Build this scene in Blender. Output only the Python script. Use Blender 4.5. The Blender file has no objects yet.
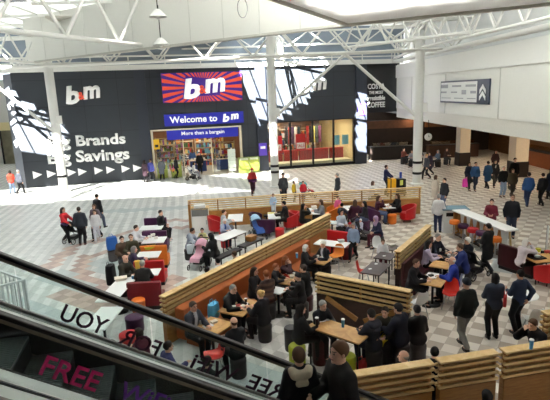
import bpy, bmesh, math, random
import numpy as np
from mathutils import Vector, Matrix
random.seed(7)
rng = np.random.default_rng(7)
scene = bpy.context.scene
COL = scene.collection
PI = math.pi

# ------------------------------------------------------------------ camera
F_PX, PITCH, ROLL, YAW, CAM_H = 492.695, 0.2146, 0.03757, 0.0321, 6.149
fw = Vector((math.sin(YAW)*math.cos(PITCH), math.cos(YAW)*math.cos(PITCH), -math.sin(PITCH)))
rt0 = Vector((math.cos(YAW), -math.sin(YAW), 0))
dn0 = fw.cross(rt0)
rt = rt0*math.cos(ROLL) + dn0*math.sin(ROLL)
dn = -rt0*math.sin(ROLL) + dn0*math.cos(ROLL)
cd = bpy.data.cameras.new('camera'); cam = bpy.data.objects.new('camera', cd); COL.objects.link(cam)
m = Matrix((rt, -dn, -fw)).transposed().to_4x4(); m.translation = (0, 0, CAM_H)
cam.matrix_world = m
cd.sensor_width = 36; cd.lens = 36*F_PX/550; cd.clip_start = .05; cd.clip_end = 400
scene.camera = cam

def gp(u, v, z=0.0):
    """point of the real horizontal plane at height z that the photograph shows at (u, v)"""
    d = fw*F_PX + rt*(u-275) + dn*(v-200)
    t = (z-CAM_H)/d.z
    return Vector((d.x*t, d.y*t, z))

# ------------------------------------------------------------------ materials
def lin(c):
    return tuple(((x/255)/12.92 if x <= 10 else ((x/255+.055)/1.055)**2.4) for x in c)
MATS = {}
def mat(name, col, rough=.6, metal=0., noise=.10, scale=12., bump=0., emit=0., spec=.4):
    key = name
    if key in MATS: return MATS[key]
    m = bpy.data.materials.new(name); m.use_nodes = True
    nt = m.node_tree; b = nt.nodes['Principled BSDF']
    c = lin(col)
    tc = nt.nodes.new('ShaderNodeTexCoord'); nz = nt.nodes.new('ShaderNodeTexNoise')
    nz.inputs['Scale'].default_value = scale; nz.inputs['Detail'].default_value = 3
    nt.links.new(tc.outputs['Object'], nz.inputs['Vector'])
    rp = nt.nodes.new('ShaderNodeMapRange'); rp.inputs['To Min'].default_value = 1-noise; rp.inputs['To Max'].default_value = 1+noise
    nt.links.new(nz.outputs['Fac'], rp.inputs['Value'])
    mx = nt.nodes.new('ShaderNodeVectorMath'); mx.operation = 'SCALE'; mx.inputs[0].default_value = c
    nt.links.new(rp.outputs[0], mx.inputs['Scale'])
    nt.links.new(mx.outputs[0], b.inputs['Base Color'])
    b.inputs['Roughness'].default_value = rough; b.inputs['Metallic'].default_value = metal
    b.inputs['Specular IOR Level'].default_value = spec
    if bump:
        bp = nt.nodes.new('ShaderNodeBump'); bp.inputs['Strength'].default_value = bump; bp.inputs['Distance'].default_value = .01
        nt.links.new(nz.outputs['Fac'], bp.inputs['Height']); nt.links.new(bp.outputs[0], b.inputs['Normal'])
    if emit:
        b.inputs['Emission Color'].default_value = (*c, 1); b.inputs['Emission Strength'].default_value = emit
    MATS[key] = m
    return m
def glass(name, tint=(.93, .96, .95), refl=.09, rough=.02):
    if name in MATS: return MATS[name]
    m = bpy.data.materials.new(name); m.use_nodes = True; nt = m.node_tree; nt.nodes.clear()
    o = nt.nodes.new('ShaderNodeOutputMaterial'); mx = nt.nodes.new('ShaderNodeMixShader')
    t = nt.nodes.new('ShaderNodeBsdfTransparent'); g = nt.nodes.new('ShaderNodeBsdfGlossy')
    t.inputs[0].default_value = (*tint, 1); g.inputs['Roughness'].default_value = rough
    mx.inputs[0].default_value = refl
    nt.links.new(t.outputs[0], mx.inputs[1]); nt.links.new(g.outputs[0], mx.inputs[2]); nt.links.new(mx.outputs[0], o.inputs[0])
    MATS[name] = m; return m
def translucent(name, col, amount=.5):
    m = bpy.data.materials.new(name); m.use_nodes = True; nt = m.node_tree; nt.nodes.clear()
    o = nt.nodes.new('ShaderNodeOutputMaterial'); mx = nt.nodes.new('ShaderNodeMixShader')
    a = nt.nodes.new('ShaderNodeBsdfDiffuse'); b = nt.nodes.new('ShaderNodeBsdfTranslucent')
    w = nt.nodes.new('ShaderNodeTexWave'); w.inputs['Scale'].default_value = .35; w.inputs['Distortion'].default_value = .4
    tc = nt.nodes.new('ShaderNodeTexCoord'); nt.links.new(tc.outputs['Object'], w.inputs['Vector'])
    r = nt.nodes.new('ShaderNodeMixRGB'); c = lin(col); r.inputs[1].default_value = (*[x*.94 for x in c], 1); r.inputs[2].default_value = (*c, 1)
    nt.links.new(w.outputs['Fac'], r.inputs[0])
    for s in (a, b): nt.links.new(r.outputs[0], s.inputs[0])
    mx.inputs[0].default_value = amount
    nt.links.new(a.outputs[0], mx.inputs[1]); nt.links.new(b.outputs[0], mx.inputs[2]); nt.links.new(mx.outputs[0], o.inputs[0])
    return m
def wood(name, c1, c2, scale=3., rough=.45):
    if name in MATS: return MATS[name]
    m = bpy.data.materials.new(name); m.use_nodes = True; nt = m.node_tree; b = nt.nodes['Principled BSDF']
    tc = nt.nodes.new('ShaderNodeTexCoord'); mp = nt.nodes.new('ShaderNodeMapping'); mp.inputs['Scale'].default_value = (1, 1, 9)
    nz = nt.nodes.new('ShaderNodeTexNoise'); nz.inputs['Scale'].default_value = scale; nz.inputs['Detail'].default_value = 5; nz.inputs['Distortion'].default_value = 1.2
    nt.links.new(tc.outputs['Object'], mp.inputs[0]); nt.links.new(mp.outputs[0], nz.inputs['Vector'])
    r = nt.nodes.new('ShaderNodeValToRGB'); r.color_ramp.elements[0].position = .35; r.color_ramp.elements[1].position = .7
    r.color_ramp.elements[0].color = (*lin(c1), 1); r.color_ramp.elements[1].color = (*lin(c2), 1)
    nt.links.new(nz.outputs['Fac'], r.inputs[0]); nt.links.new(r.outputs[0], b.inputs['Base Color'])
    b.inputs['Roughness'].default_value = rough
    MATS[name] = m; return m

# ------------------------------------------------------------------ mesh builder
class MB:
    def __init__(s): s.v = []; s.f = []
    def add(s, vs, fs):
        k = len(s.v); s.v += [tuple(x) for x in vs]; s.f += [tuple(i+k for i in f) for f in fs]; return s
    def box(s, cx, cy, cz, sx, sy, sz, rz=0., M=None):
        c, q = math.cos(rz), math.sin(rz); vs = []
        for dz in (-.5, .5):
            for dx, dy in ((-.5, -.5), (.5, -.5), (.5, .5), (-.5, .5)):
                x, y = dx*sx, dy*sy
                p = Vector((cx+c*x-q*y, cy+q*x+c*y, cz+dz*sz)); vs.append(M @ p if M else p)
        return s.add(vs, [(3, 2, 1, 0), (4, 5, 6, 7), (0, 1, 5, 4), (1, 2, 6, 5), (2, 3, 7, 6), (3, 0, 4, 7)])
    def bar(s, a, b, w, h, up=(0, 0, 1)):
        a, b = Vector(a), Vector(b); d = (b-a).normalized(); up = Vector(up)
        if abs(d.dot(up)) > .99: up = Vector((0, 1, 0))
        x = d.cross(up).normalized(); z = x.cross(d)
        vs = [p + x*sx*w/2 + z*sz*h/2 for p in (a, b) for sx, sz in ((-1, -1), (1, -1), (1, 1), (-1, 1))]
        return s.add(vs, [(0, 1, 2, 3), (7, 6, 5, 4), (0, 4, 5, 1), (1, 5, 6, 2), (2, 6, 7, 3), (3, 7, 4, 0)])
    def path(s, pts, r, n=8, closed=False):
        pts = [Vector(p) for p in pts]; k = len(pts); rr = r if isinstance(r, (list, tuple)) else [r]*k
        base = len(s.v); pu = None
        for i, p in enumerate(pts):
            if closed: d = pts[(i+1) % k]-pts[i-1]
            else: d = pts[min(i+1, k-1)]-pts[max(i-1, 0)]
            d.normalize()
            if pu is None: pu = Vector((0, 0, 1)) if abs(d.z) < .9 else Vector((0, 1, 0))
            x = d.cross(pu).normalized(); y = x.cross(d).normalized(); pu = y
            for j in range(n):
                a = 2*PI*j/n; s.v.append(tuple(p + x*math.cos(a)*rr[i] + y*math.sin(a)*rr[i]))
        for i in range(k if closed else k-1):
            for j in range(n):
                i2 = (i+1) % k
                s.f.append((base+i*n+j, base+i2*n+j, base+i2*n+(j+1) % n, base+i*n+(j+1) % n))
        if not closed:
            s.f.append(tuple(base+j for j in range(n))); s.f.append(tuple(base+(k-1)*n+j for j in reversed(range(n))))
        return s
    def tube(s, a, b, r, r2=None, n=10): return s.path([a, b], [r, r if r2 is None else r2], n)
    def lathe(s, prof, cx=0, cy=0, cz=0, n=20):
        base = len(s.v)
        for r, z in prof:
            for j in range(n):
                a = 2*PI*j/n; s.v.append((cx+r*math.cos(a), cy+r*math.sin(a), cz+z))
        for i in range(len(prof)-1):
            for j in range(n):
                s.f.append((base+i*n+j, base+i*n+(j+1) % n, base+(i+1)*n+(j+1) % n, base+(i+1)*n+j))
        s.f.append(tuple(base+j for j in reversed(range(n)))); s.f.append(tuple(base+(len(prof)-1)*n+j for j in range(n)))
        return s
    def prism(s, poly, z0, z1):
        n = len(poly)
        vs = [(x, y, z0) for x, y in poly]+[(x, y, z1) for x, y in poly]
        return s.add(vs, [tuple(reversed(range(n))), tuple(range(n, 2*n))]+[(i, (i+1) % n, n+(i+1) % n, n+i) for i in range(n)])
    def grid(s, P, thick=None):
        """P[i][j] points; a surface, closed into a shell when thick is given (offset along local normal)"""
        a, b = len(P), len(P[0]); base = len(s.v)
        P = [[Vector(p) for p in r] for r in P]
        for r in P:
            for p in r: s.v.append(tuple(p))
        q = lambda i, j: base+i*b+j
        for i in range(a-1):
            for j in range(b-1): s.f.append((q(i, j), q(i, j+1), q(i+1, j+1), q(i+1, j)))
        if thick:
            off = a*b
            for i in range(a):
                for j in range(b):
                    di = P[min(i+1, a-1)][j]-P[max(i-1, 0)][j]; dj = P[i][min(j+1, b-1)]-P[i][max(j-1, 0)]
                    s.v.append(tuple(P[i][j]-dj.cross(di).normalized()*thick))
            for i in range(a-1):
                for j in range(b-1): s.f.append((off+q(i, j), off+q(i+1, j), off+q(i+1, j+1), off+q(i, j+1)))
            rim = [q(0, j) for j in range(b)]+[q(i, b-1) for i in range(1, a)]+[q(a-1, j) for j in range(b-2, -1, -1)]+[q(i, 0) for i in range(a-2, 0, -1)]
            for k in range(len(rim)):
                x, y = rim[k], rim[(k+1) % len(rim)]; s.f.append((y, x, off+x, off+y))
        return s
    def build(s, name, m, parent=None, smooth=False, bevel=0., loc=None, rz=None, seg=2):
        me = bpy.data.meshes.new(name); me.from_pydata(s.v, [], s.f)
        if m is not None: me.materials.append(m)
        if smooth: me.polygons.foreach_set('use_smooth', [True]*len(me.polygons))
        me.update()
        o = bpy.data.objects.new(name, me); COL.objects.link(o)
        if parent is not None: o.parent = parent
        if loc is not None: o.location = loc
        if rz is not None: o.rotation_euler = (0, 0, rz)
        if bevel:
            md = o.modifiers.new('bevel', 'BEVEL'); md.width = bevel; md.segments = seg; md.limit_method = 'ANGLE'
        if smooth and not bevel:
            try: me.set_sharp_from_angle(angle=math.radians(45))
            except Exception: pass
        return o
def tag(o, label, cat, group=None):
    o['label'] = label; o['category'] = cat
    if group: o['group'] = group
    return o
def thing(name, label, cat, loc=(0, 0, 0), rz=0., group=None):
    o = bpy.data.objects.new(name, None); COL.objects.link(o); o.empty_display_size = .1
    o.location = loc; o.rotation_euler = (0, 0, rz)
    return tag(o, label, cat, group)
def struct(o): o['kind'] = 'structure'; return o
def dup(root, loc, rz, label, group=None):
    r = root.copy(); COL.objects.link(r); r.location = loc; r.rotation_euler = (0, 0, rz); r['label'] = label
    if group: r['group'] = group
    def rec(a, b):
        for ch in a.children:
            c = ch.copy(); COL.objects.link(c); c.parent = b; rec(ch, c)
    rec(root, r)
    return r
def text_mesh(txt, w=None, h=None, ext=.01, bold=0., shear=0., align='CENTER', spacing=1.):
    cu = bpy.data.curves.new('t', 'FONT'); cu.body = txt; cu.size = 1; cu.extrude = 0; cu.offset = bold; cu.shear = shear
    cu.align_x = align; cu.space_character = spacing; cu.resolution_u = 3
    o = bpy.data.objects.new('t', cu); COL.objects.link(o)
    dg = bpy.context.evaluated_depsgraph_get(); dg.update()
    me = bpy.data.meshes.new_from_object(o.evaluated_get(dg))
    bpy.data.objects.remove(o); bpy.data.curves.remove(cu)
    bm = bmesh.new(); bm.from_mesh(me)
    xs = [v.co.x for v in bm.verts]; ys = [v.co.y for v in bm.verts]
    x0, x1, y0, y1 = min(xs), max(xs), min(ys), max(ys)
    sx = w/(x1-x0) if w else None; sy = h/(y1-y0) if h else None
    sx = sx or sy; sy = sy or sx
    for v in bm.verts: v.co = ((v.co.x-(x0+x1)/2)*sx, (v.co.y-(y0+y1)/2)*sy, 0)
    r = bmesh.ops.extrude_face_region(bm, geom=list(bm.faces))
    for e in r['geom']:
        if isinstance(e, bmesh.types.BMVert): e.co.z += ext
    bmesh.ops.recalc_face_normals(bm, faces=list(bm.faces))
    bm.to_mesh(me); bm.free()
    return me
def place_mesh(me, name, m, M, parent=None):
    """mesh whose points are moved by matrix M (frame in world or in the parent's space)"""
    me.transform(M); me.materials.clear(); me.materials.append(m)
    o = bpy.data.objects.new(name, me); COL.objects.link(o)
    if parent is not None: o.parent = parent
    return o
def frame(o, x, y, z=None):
    x = Vector(x).normalized(); y = Vector(y).normalized(); z = Vector(z).normalized() if z is not None else x.cross(y)
    m = Matrix((x, y, z)).transposed().to_4x4(); m.translation = Vector(o); return m
R = math.radians
ROOF_T, FAB_T = .15, .15
# ------------------------------------------------------------------ common materials
white = mat('white_paint', (236, 236, 232), .5, noise=.03)
steelwhite = mat('white_steel', (222, 222, 218), .45, noise=.04)
panelwhite = mat('pale_panel', (226, 226, 220), .6, noise=.03)
black = mat('black_plastic', (16, 16, 17), .4, noise=.1)
darkmetal = mat('dark_metal', (38, 38, 40), .4, .6)
chrome = mat('brushed_steel', (170, 172, 172), .3, .9, noise=.05)
lightwood = wood('pale_oak', (206, 170, 108), (230, 202, 148), 4)
panelwood = wood('oak_panel', (150, 100, 46), (176, 126, 64), 3)
tablewood = wood('table_oak', (178, 132, 74), (204, 162, 100), 4)
darkwood = wood('dark_walnut', (44, 24, 18), (62, 36, 26), 3)
tablewhite = mat('white_laminate', (238, 240, 240), .35, noise=.02)
tabledark = mat('grey_brown_laminate', (74, 62, 62), .4, noise=.06)
purple = mat('purple_vinyl', (68, 22, 68), .45, noise=.1)
red = mat('red_vinyl', (186, 24, 30), .4, noise=.08)
darkred = mat('dark_red_vinyl', (116, 14, 28), .4, noise=.08)
orange = mat('orange_vinyl', (214, 112, 30), .45, noise=.08)
rust = mat('rust_fabric', (156, 82, 34), .7, noise=.12)
maroon = mat('maroon_vinyl', (66, 14, 24), .45, noise=.1)
lime = mat('lime_vinyl', (168, 176, 40), .45, noise=.08)
redplastic = mat('red_plastic', (214, 48, 38), .35, noise=.04)
whiteplastic = mat('white_plastic', (232, 234, 234), .35, noise=.03)
greyseat = mat('charcoal_vinyl', (46, 42, 44), .5, noise=.1)

# ------------------------------------------------------------------ floor
def floor_mat():
    m = bpy.data.materials.new('tiled_floor'); m.use_nodes = True; nt = m.node_tree; b = nt.nodes['Principled BSDF']
    N = nt.nodes.new; L = nt.links.new
    def mth(op, *a):
        n = N('ShaderNodeMath'); n.operation = op
        for i, x in enumerate(a):
            if isinstance(x, (int, float)): n.inputs[i].default_value = x
            else: L(x, n.inputs[i])
        return n.outputs[0]
    tc = N('ShaderNodeTexCoord')
    so = N('ShaderNodeSeparateXYZ'); L(tc.outputs['Object'], so.inputs[0])
    mp = N('ShaderNodeMapping'); mp.inputs['Rotation'].default_value = (0, 0, R(35))
    L(tc.outputs['Object'], mp.inputs[0])
    sp = N('ShaderNodeSeparateXYZ'); L(mp.outputs[0], sp.inputs[0]); X, Y = sp.outputs[0], sp.outputs[1]
    T = .38
    fx = mth('FLOOR', mth('DIVIDE', X, T)); fy = mth('FLOOR', mth('DIVIDE', Y, T))
    chk = mth('FLOORED_MODULO', mth('ADD', fx, fy), 2)
    cv = N('ShaderNodeCombineXYZ'); L(fx, cv.inputs[0]); L(fy, cv.inputs[1])
    wn = N('ShaderNodeTexWhiteNoise'); wn.noise_dimensions = '2D'; L(cv.outputs[0], wn.inputs['Vector'])
    # centre of the tile in hall coordinates, so that bands keep the stepped edge of the diagonal tiles
    cc = N('ShaderNodeCombineXYZ'); L(mth('MULTIPLY', mth('ADD', fx, .5), T), cc.inputs[0]); L(mth('MULTIPLY', mth('ADD', fy, .5), T), cc.inputs[1])
    mb = N('ShaderNodeMapping'); mb.inputs['Rotation'].default_value = (0, 0, R(-35)); L(cc.outputs[0], mb.inputs[0])
    sb = N('ShaderNodeSeparateXYZ'); L(mb.outputs[0], sb.inputs[0]); GX, GY = sb.outputs[0], sb.outputs[1]
    def mix(f, c1, c2):
        n = N('ShaderNodeMixRGB')
        if isinstance(f, float): n.inputs[0].default_value = f
        else: L(f, n.inputs[0])
        for i, c in ((1, c1), (2, c2)):
            if isinstance(c, tuple): n.inputs[i].default_value = (*c, 1)
            else: L(c, n.inputs[i])
        return n.outputs[0]
    strp = mth('FLOORED_MODULO', fy, 2)
    wv = mth('ADD', mth('MULTIPLY', chk, .75), mth('MULTIPLY', strp, .25))
    warm = mix(wv, lin((220, 213, 203)), lin((166, 153, 139)))
    m2 = N('ShaderNodeMapping'); m2.inputs['Rotation'].default_value = (0, 0, R(-8)); L(tc.outputs['Object'], m2.inputs[0])
    s2 = N('ShaderNodeSeparateXYZ'); L(m2.outputs[0], s2.inputs[0])
    st2 = mth('FLOORED_MODULO', mth('FLOOR', mth('DIVIDE', s2.outputs[0], .24)), 2)
    cool = mix(mth('ADD', mth('MULTIPLY', chk, .3), mth('MULTIPLY', st2, .7)), lin((219, 221, 219)), lin((189, 193, 192)))
    zone = N('ShaderNodeMapRange'); zone.inputs['From Min'].default_value = -1.5; zone.inputs['From Max'].default_value = 3.5; L(GX, zone.inputs['Value'])
    base = mix(zone.outputs[0], cool, warm)
    def rng_(v, lo, hi): return mth('MULTIPLY', mth('GREATER_THAN', v, lo), mth('LESS_THAN', v, hi))
    def anyof(L_):
        r = L_[0]
        for x in L_[1:]: r = mth('MAXIMUM', r, x)
        return r
    def seg(p, q, w):
        ax_, ay_ = p; dx_, dy_ = q[0]-p[0], q[1]-p[1]; l2 = dx_*dx_+dy_*dy_
        rx, ry = mth('SUBTRACT', GX, ax_), mth('SUBTRACT', GY, ay_)
        t_ = mth('DIVIDE', mth('ADD', mth('MULTIPLY', rx, dx_), mth('MULTIPLY', ry, dy_)), l2)
        cl_ = N('ShaderNodeClamp'); L(t_, cl_.inputs[0]); t_ = cl_.outputs[0]
        ex_ = mth('SUBTRACT', rx, mth('MULTIPLY', t_, dx_)); ey_ = mth('SUBTRACT', ry, mth('MULTIPLY', t_, dy_))
        return mth('LESS_THAN', mth('ADD', mth('MULTIPLY', ex_, ex_), mth('MULTIPLY', ey_, ey_)), w*w)
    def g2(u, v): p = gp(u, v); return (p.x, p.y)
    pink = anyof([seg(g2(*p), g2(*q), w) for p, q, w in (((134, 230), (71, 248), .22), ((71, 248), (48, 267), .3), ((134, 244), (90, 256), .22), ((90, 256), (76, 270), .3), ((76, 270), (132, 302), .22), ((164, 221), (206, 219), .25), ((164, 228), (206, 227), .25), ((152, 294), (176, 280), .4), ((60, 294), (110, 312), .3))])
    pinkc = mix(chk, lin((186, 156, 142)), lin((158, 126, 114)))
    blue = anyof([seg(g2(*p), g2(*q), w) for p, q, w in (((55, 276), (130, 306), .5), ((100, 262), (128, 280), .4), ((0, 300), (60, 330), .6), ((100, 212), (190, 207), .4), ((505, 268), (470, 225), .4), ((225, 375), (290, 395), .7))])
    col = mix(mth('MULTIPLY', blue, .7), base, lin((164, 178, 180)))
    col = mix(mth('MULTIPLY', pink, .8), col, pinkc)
    sh = N('ShaderNodeMapRange'); sh.inputs['To Min'].default_value = .9; sh.inputs['To Max'].default_value = 1.06; L(wn.outputs['Value'], sh.inputs['Value'])
    # joints
    jx = mth('LESS_THAN', mth('ABSOLUTE', mth('SUBTRACT', mth('FLOORED_MODULO', mth('DIVIDE', X, T), 1.0), .5)), .487)
    jy = mth('LESS_THAN', mth('ABSOLUTE', mth('SUBTRACT', mth('FLOORED_MODULO', mth('DIVIDE', Y, T), 1.0), .5)), .487)
    j = N('ShaderNodeMapRange'); j.inputs['To Min'].default_value = .72; L(mth('MULTIPLY', jx, jy), j.inputs['Value'])
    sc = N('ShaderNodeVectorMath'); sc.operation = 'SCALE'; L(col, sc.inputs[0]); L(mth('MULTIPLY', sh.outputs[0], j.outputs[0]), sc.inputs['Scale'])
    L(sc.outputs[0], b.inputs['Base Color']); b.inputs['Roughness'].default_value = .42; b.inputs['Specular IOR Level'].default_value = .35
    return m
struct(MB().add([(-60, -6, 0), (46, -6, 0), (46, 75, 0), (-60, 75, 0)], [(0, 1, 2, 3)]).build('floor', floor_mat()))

# ------------------------------------------------------------------ shop facade (a plane turned 11.5 degrees)
FA = R(11.5); FE = Vector((math.cos(FA), math.sin(FA), 0)); FN = Vector((math.sin(FA), -math.cos(FA), 0)); FO = Vector((-4.5, 38.6, 0)); UP = Vector((0, 0, 1))
def fpos(s, z, out=0.): return FO + FE*s + FN*out + UP*z
def fbox(b, s0, s1, z0, z1, o0, o1):
    """box in the facade's frame: s along it, z up, o out towards the hall"""
    p = fpos((s0+s1)/2, (z0+z1)/2, (o0+o1)/2)
    return b.box(p.x, p.y, p.z, abs(s1-s0), abs(o1-o0), abs(z1-z0), FA)
def fframe(s, z, out): return frame(fpos(s, z, out), FE, UP, FN)
def panel_mat(name, col, w=2.4, h=1.9):
    m = mat(name, col, .45, noise=.06, scale=1.5)
    nt = m.node_tree; b = nt.nodes['Principled BSDF']; src = b.inputs['Base Color'].links[0].from_socket
    tc = nt.nodes.new('ShaderNodeTexCoord'); mp = nt.nodes.new('ShaderNodeMapping'); mp.vector_type = 'POINT'
    mp.inputs['Rotation'].default_value = (0, 0, -FA); nt.links.new(tc.outputs['Object'], mp.inputs[0])
    sp = nt.nodes.new('ShaderNodeSeparateXYZ'); nt.links.new(mp.outputs[0], sp.inputs[0])
    cb = nt.nodes.new('ShaderNodeCombineXYZ'); nt.links.new(sp.outputs[0], cb.inputs[0]); nt.links.new(sp.outputs[2], cb.inputs[1])
    br = nt.nodes.new('ShaderNodeTexBrick'); br.offset = 0; br.inputs['Scale'].default_value = 1; br.inputs['Mortar Size'].default_value = .02
    br.inputs['Brick Width'].default_value = w; br.inputs['Row Height'].default_value = h
    br.inputs['Color1'].default_value = (1, 1, 1, 1); br.inputs['Color2'].default_value = (.88, .88, .88, 1); br.inputs['Mortar'].default_value = (.45, .45, .45, 1)
    nt.links.new(cb.outputs[0], br.inputs['Vector'])
    mx = nt.nodes.new('ShaderNodeMixRGB'); mx.blend_type = 'MULTIPLY'; mx.inputs[0].default_value = 1
    nt.links.new(src, mx.inputs[1]); nt.links.new(br.outputs['Color'], mx.inputs[2]); nt.links.new(mx.outputs[0], b.inputs['Base Color'])
    return m
slate = panel_mat('slate_cladding', (52, 57, 64))
b = MB()
TH = .35
for s0, s1, z0, z1 in ((-12.7, -3.6, 0, 8.15), (-3.6, 3.45, 3.72, 8.15), (3.45, 5.4, 0, 8.15), (5.4, 12.95, 3.85, 8.15), (12.95, 13.95, 0, 8.15)):
    fbox(b, s0, s1, z0, z1, -TH, 0)
struct(b.build('wall_back', slate))
b = MB(); fbox(b, 13.95, 17.0, 4.2, 8.2, -TH, -.05); struct(b.build('wall_cafe', mat('black_cladding', (26, 27, 29), .5)))
b = MB()
for s0, s1 in ((-4.42, -3.65), (4.62, 5.45), (13.0, 13.95)): fbox(b, s0, s1, 0, 8.1, .0, .22)
struct(b.build('trim_1', mat('slate_pilaster', (50, 55, 66), .4)))
# chamfered left end of the shop block, and its side going back
c0 = fpos(-12.7, 0); c1 = fpos(-13.35, 0, -.55)
b = MB().prism([(c0.x, c0.y), (c0.x-.02, c0.y+1.2), (c1.x+.1, c1.y+1.2), (c1.x, c1.y)], 0, 8.1); struct(b.build('wall_return', mat('grey_return', (120, 124, 134), .5)))
b = MB(); q = c1; b.box(q.x+.2, q.y+7, 4, .3, 12.5, 8); struct(b.build('wall_side', mat('pale_side_wall', (196, 196, 198), .6)))
# gutter and white band along the top of the facade
b = MB(); fbox(b, -13.5, 17.2, 8.15, 8.5, -.3, .18); struct(b.build('trim_2', steelwhite))
b = MB()
for s in np.arange(-12.5, 16.5, 2.6): b.tube(fpos(s, 8.3, .3), fpos(s, 9.15, .3), .045)
b.tube(fpos(-13.4, 9.1, .3), fpos(17, 9.1, .3), .06); b.tube(fpos(-13.4, 8.72, .3), fpos(17, 8.72, .3), .045)
struct(b.build('trim_3', steelwhite))

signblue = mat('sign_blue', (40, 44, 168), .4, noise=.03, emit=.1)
signwhite = mat('sign_white', (245, 245, 245), .4, noise=.01); glowwhite = mat('sign_white_glow', (245, 245, 245), .4, noise=.01, emit=.3)  # slight emission added to brighten the sign colours, no light box behind
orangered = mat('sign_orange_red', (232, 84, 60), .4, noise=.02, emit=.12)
def logo(root, s, z, w, h, out, amp=True, lit=False):
    signwhite = glowwhite if lit else MATS['sign_white']
    """white slanted b and m with a small red ampersand"""
    c6, s6 = math.cos(R(5)), math.sin(R(5)); ex = FE*c6+UP*s6; uz = UP*c6-FE*s6
    for ch, cx, cw, hh, zz in (('b', -.29, .42, 1., -.02), ('m', .245, .5, .70, .0)):
        o = fpos(s, z, out)+ex*cx*w+uz*zz*h; place_mesh(text_mesh(ch, cw*w, hh*h, .05, .045, .2), 'letter', signwhite, frame(o, ex, uz, FN), root)
    if amp: o = fpos(s, z, out)+ex*-.045*w+uz*-.12*h; place_mesh(text_mesh('&', .16*w, .42*h, .09, .03), 'ampersand', orangered, frame(o, ex, uz, FN), root)
# big striped sign
t = thing('shop_sign', 'large striped purple and red sign with a white logo above the shop entrance', 'sign', fpos(.55, 5.7, .1), 0)
def rel(o): return o
def under(o, root):
    o.parent = root; o.matrix_parent_inverse = Matrix.Translation(-Vector(root.location)); return o
class Anchored:
    pass
b = MB(); fbox(b, -2.48, 3.55, 5.68, 7.85, .05, .25); under(b.build('board', mat('sign_purple', (66, 34, 140), .4, noise=.03, emit=.15)), t)  # board emission added to brighten it, like the letters
b = MB(); cx, cz = .55, 6.75; hw, hh = 3.0, 1.07
def edge_pt(a):
    dx, dz = math.cos(a), math.sin(a); k = min(hw/abs(dx) if abs(dx) > 1e-6 else 1e9, hh/abs(dz) if abs(dz) > 1e-6 else 1e9)
    return dx*k, dz*k
nr = 34
for i in range(nr):
    a0, a1 = 2*PI*(i-.27)/nr, 2*PI*(i+.27)/nr
    p0, p1 = edge_pt(a0), edge_pt(a1)
    k = .38
    poly = [(p0[0]*k, p0[1]*k), p0, p1, (p1[0]*k, p1[1]*k)]
    vs = [fpos(cx+x, cz+z, .255) for x, z in poly]+[fpos(cx+x, cz+z, .275) for x, z in poly]
    b.add(vs, [(0, 1, 2, 3), (7, 6, 5, 4), (0, 4, 5, 1), (1, 5, 6, 2), (2, 6, 7, 3), (3, 7, 4, 0)])
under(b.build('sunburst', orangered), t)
b = MB()
pl = [(-1.55, -.7), (1.25, -.62), (1.62, .5), (-1.25, .84)]
b.add([fpos(cx+x, cz+z, .27) for x, z in pl]+[fpos(cx+x, cz+z, .31) for x, z in pl], [(0, 1, 2, 3), (7, 6, 5, 4), (0, 4, 5, 1), (1, 5, 6, 2), (2, 6, 7, 3), (3, 7, 4, 0)])
under(b.build('backing', MATS['sign_purple']), t)
def logo_on(t, s, z, w, h, out, amp=True, lit=False):
    n0 = set(bpy.data.objects)
    logo(None, s, z, w, h, out, amp, lit)
    for o in list(bpy.data.objects):
        if o not in n0: under(o, t)
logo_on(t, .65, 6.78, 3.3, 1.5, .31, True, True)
# welcome banner and header
t = thing('shop_banner', 'blue welcome banner in white letters over the shop doors', 'sign', fpos(.55, 4.3, .1))
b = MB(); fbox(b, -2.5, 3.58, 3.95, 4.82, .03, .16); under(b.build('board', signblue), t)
under(place_mesh(text_mesh('Welcome to', 3.6, .5, .02, .02), 'lettering', glowwhite, fframe(-.3, 4.4, .16)), t)
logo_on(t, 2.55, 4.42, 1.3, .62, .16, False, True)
t = thing('door_header', 'narrow blue header sign directly above the shop doors', 'sign', fpos(.3, 3.2, .1))
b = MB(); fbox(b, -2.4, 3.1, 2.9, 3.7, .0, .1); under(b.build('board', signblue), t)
under(place_mesh(text_mesh('More than a bargain', 3.3, .36, .02, .015), 'lettering', glowwhite, fframe(.35, 3.3, .1)), t)
# wall logos and slogans
t = thing('wall_logo', 'white wall logo with red ampersand above the slogan on the left wall', 'sign', fpos(-8.1, 6.6, 0))
logo_on(t, -8.1, 6.6, 2.5, 1.3, .02)
t = thing('wall_logo', 'white wall logo on sunlit dark wall above the shop window', 'sign', fpos(9.3, 6.6, 0))
logo_on(t, 9.3, 6.6, 2.5, 1.25, .02, False)
for txt, w, h, s, z, lb in (('Big Brands', 5.4, 1.05, -8.15, 3.1, 'white Big Brands slogan lettering on the dark left wall'), ('Big Savings', 5.75, 1.15, -8.15, 1.95, 'white Big Savings slogan lettering low on the dark left wall')):
    o = place_mesh(text_mesh(txt, w, h, .03, .03), 'wall_lettering', signwhite, fframe(s, z, .01)); tag(o, lb, 'lettering')
for i, s in enumerate((-11.85, -10.9, -9.5, -8.75, -7.6, -6.75, -5.65, -4.8)):
    b = MB(); tri = [(-.3, -.28), (.32, 0), (-.3, .28)]
    b.add([fpos(s+x, .92+z, .005) for x, z in tri]+[fpos(s+x, .92+z, .03) for x, z in tri], [(0, 1, 2), (5, 4, 3), (0, 3, 4, 1), (1, 4, 5, 2), (2, 5, 3, 0)])
    n = ('nearest the left end of the wall', 'second from the left end of the wall', 'just right of the white column', 'second right of the white column', 'fourth before the shop pilaster', 'third before the shop pilaster', 'second before the shop pilaster', 'nearest the shop pilaster')[i]
    tag(b.build('wall_arrow', signwhite), 'white triangle arrow low on dark wall, '+n, 'arrow', 'triangle arrows along the left wall')
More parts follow.
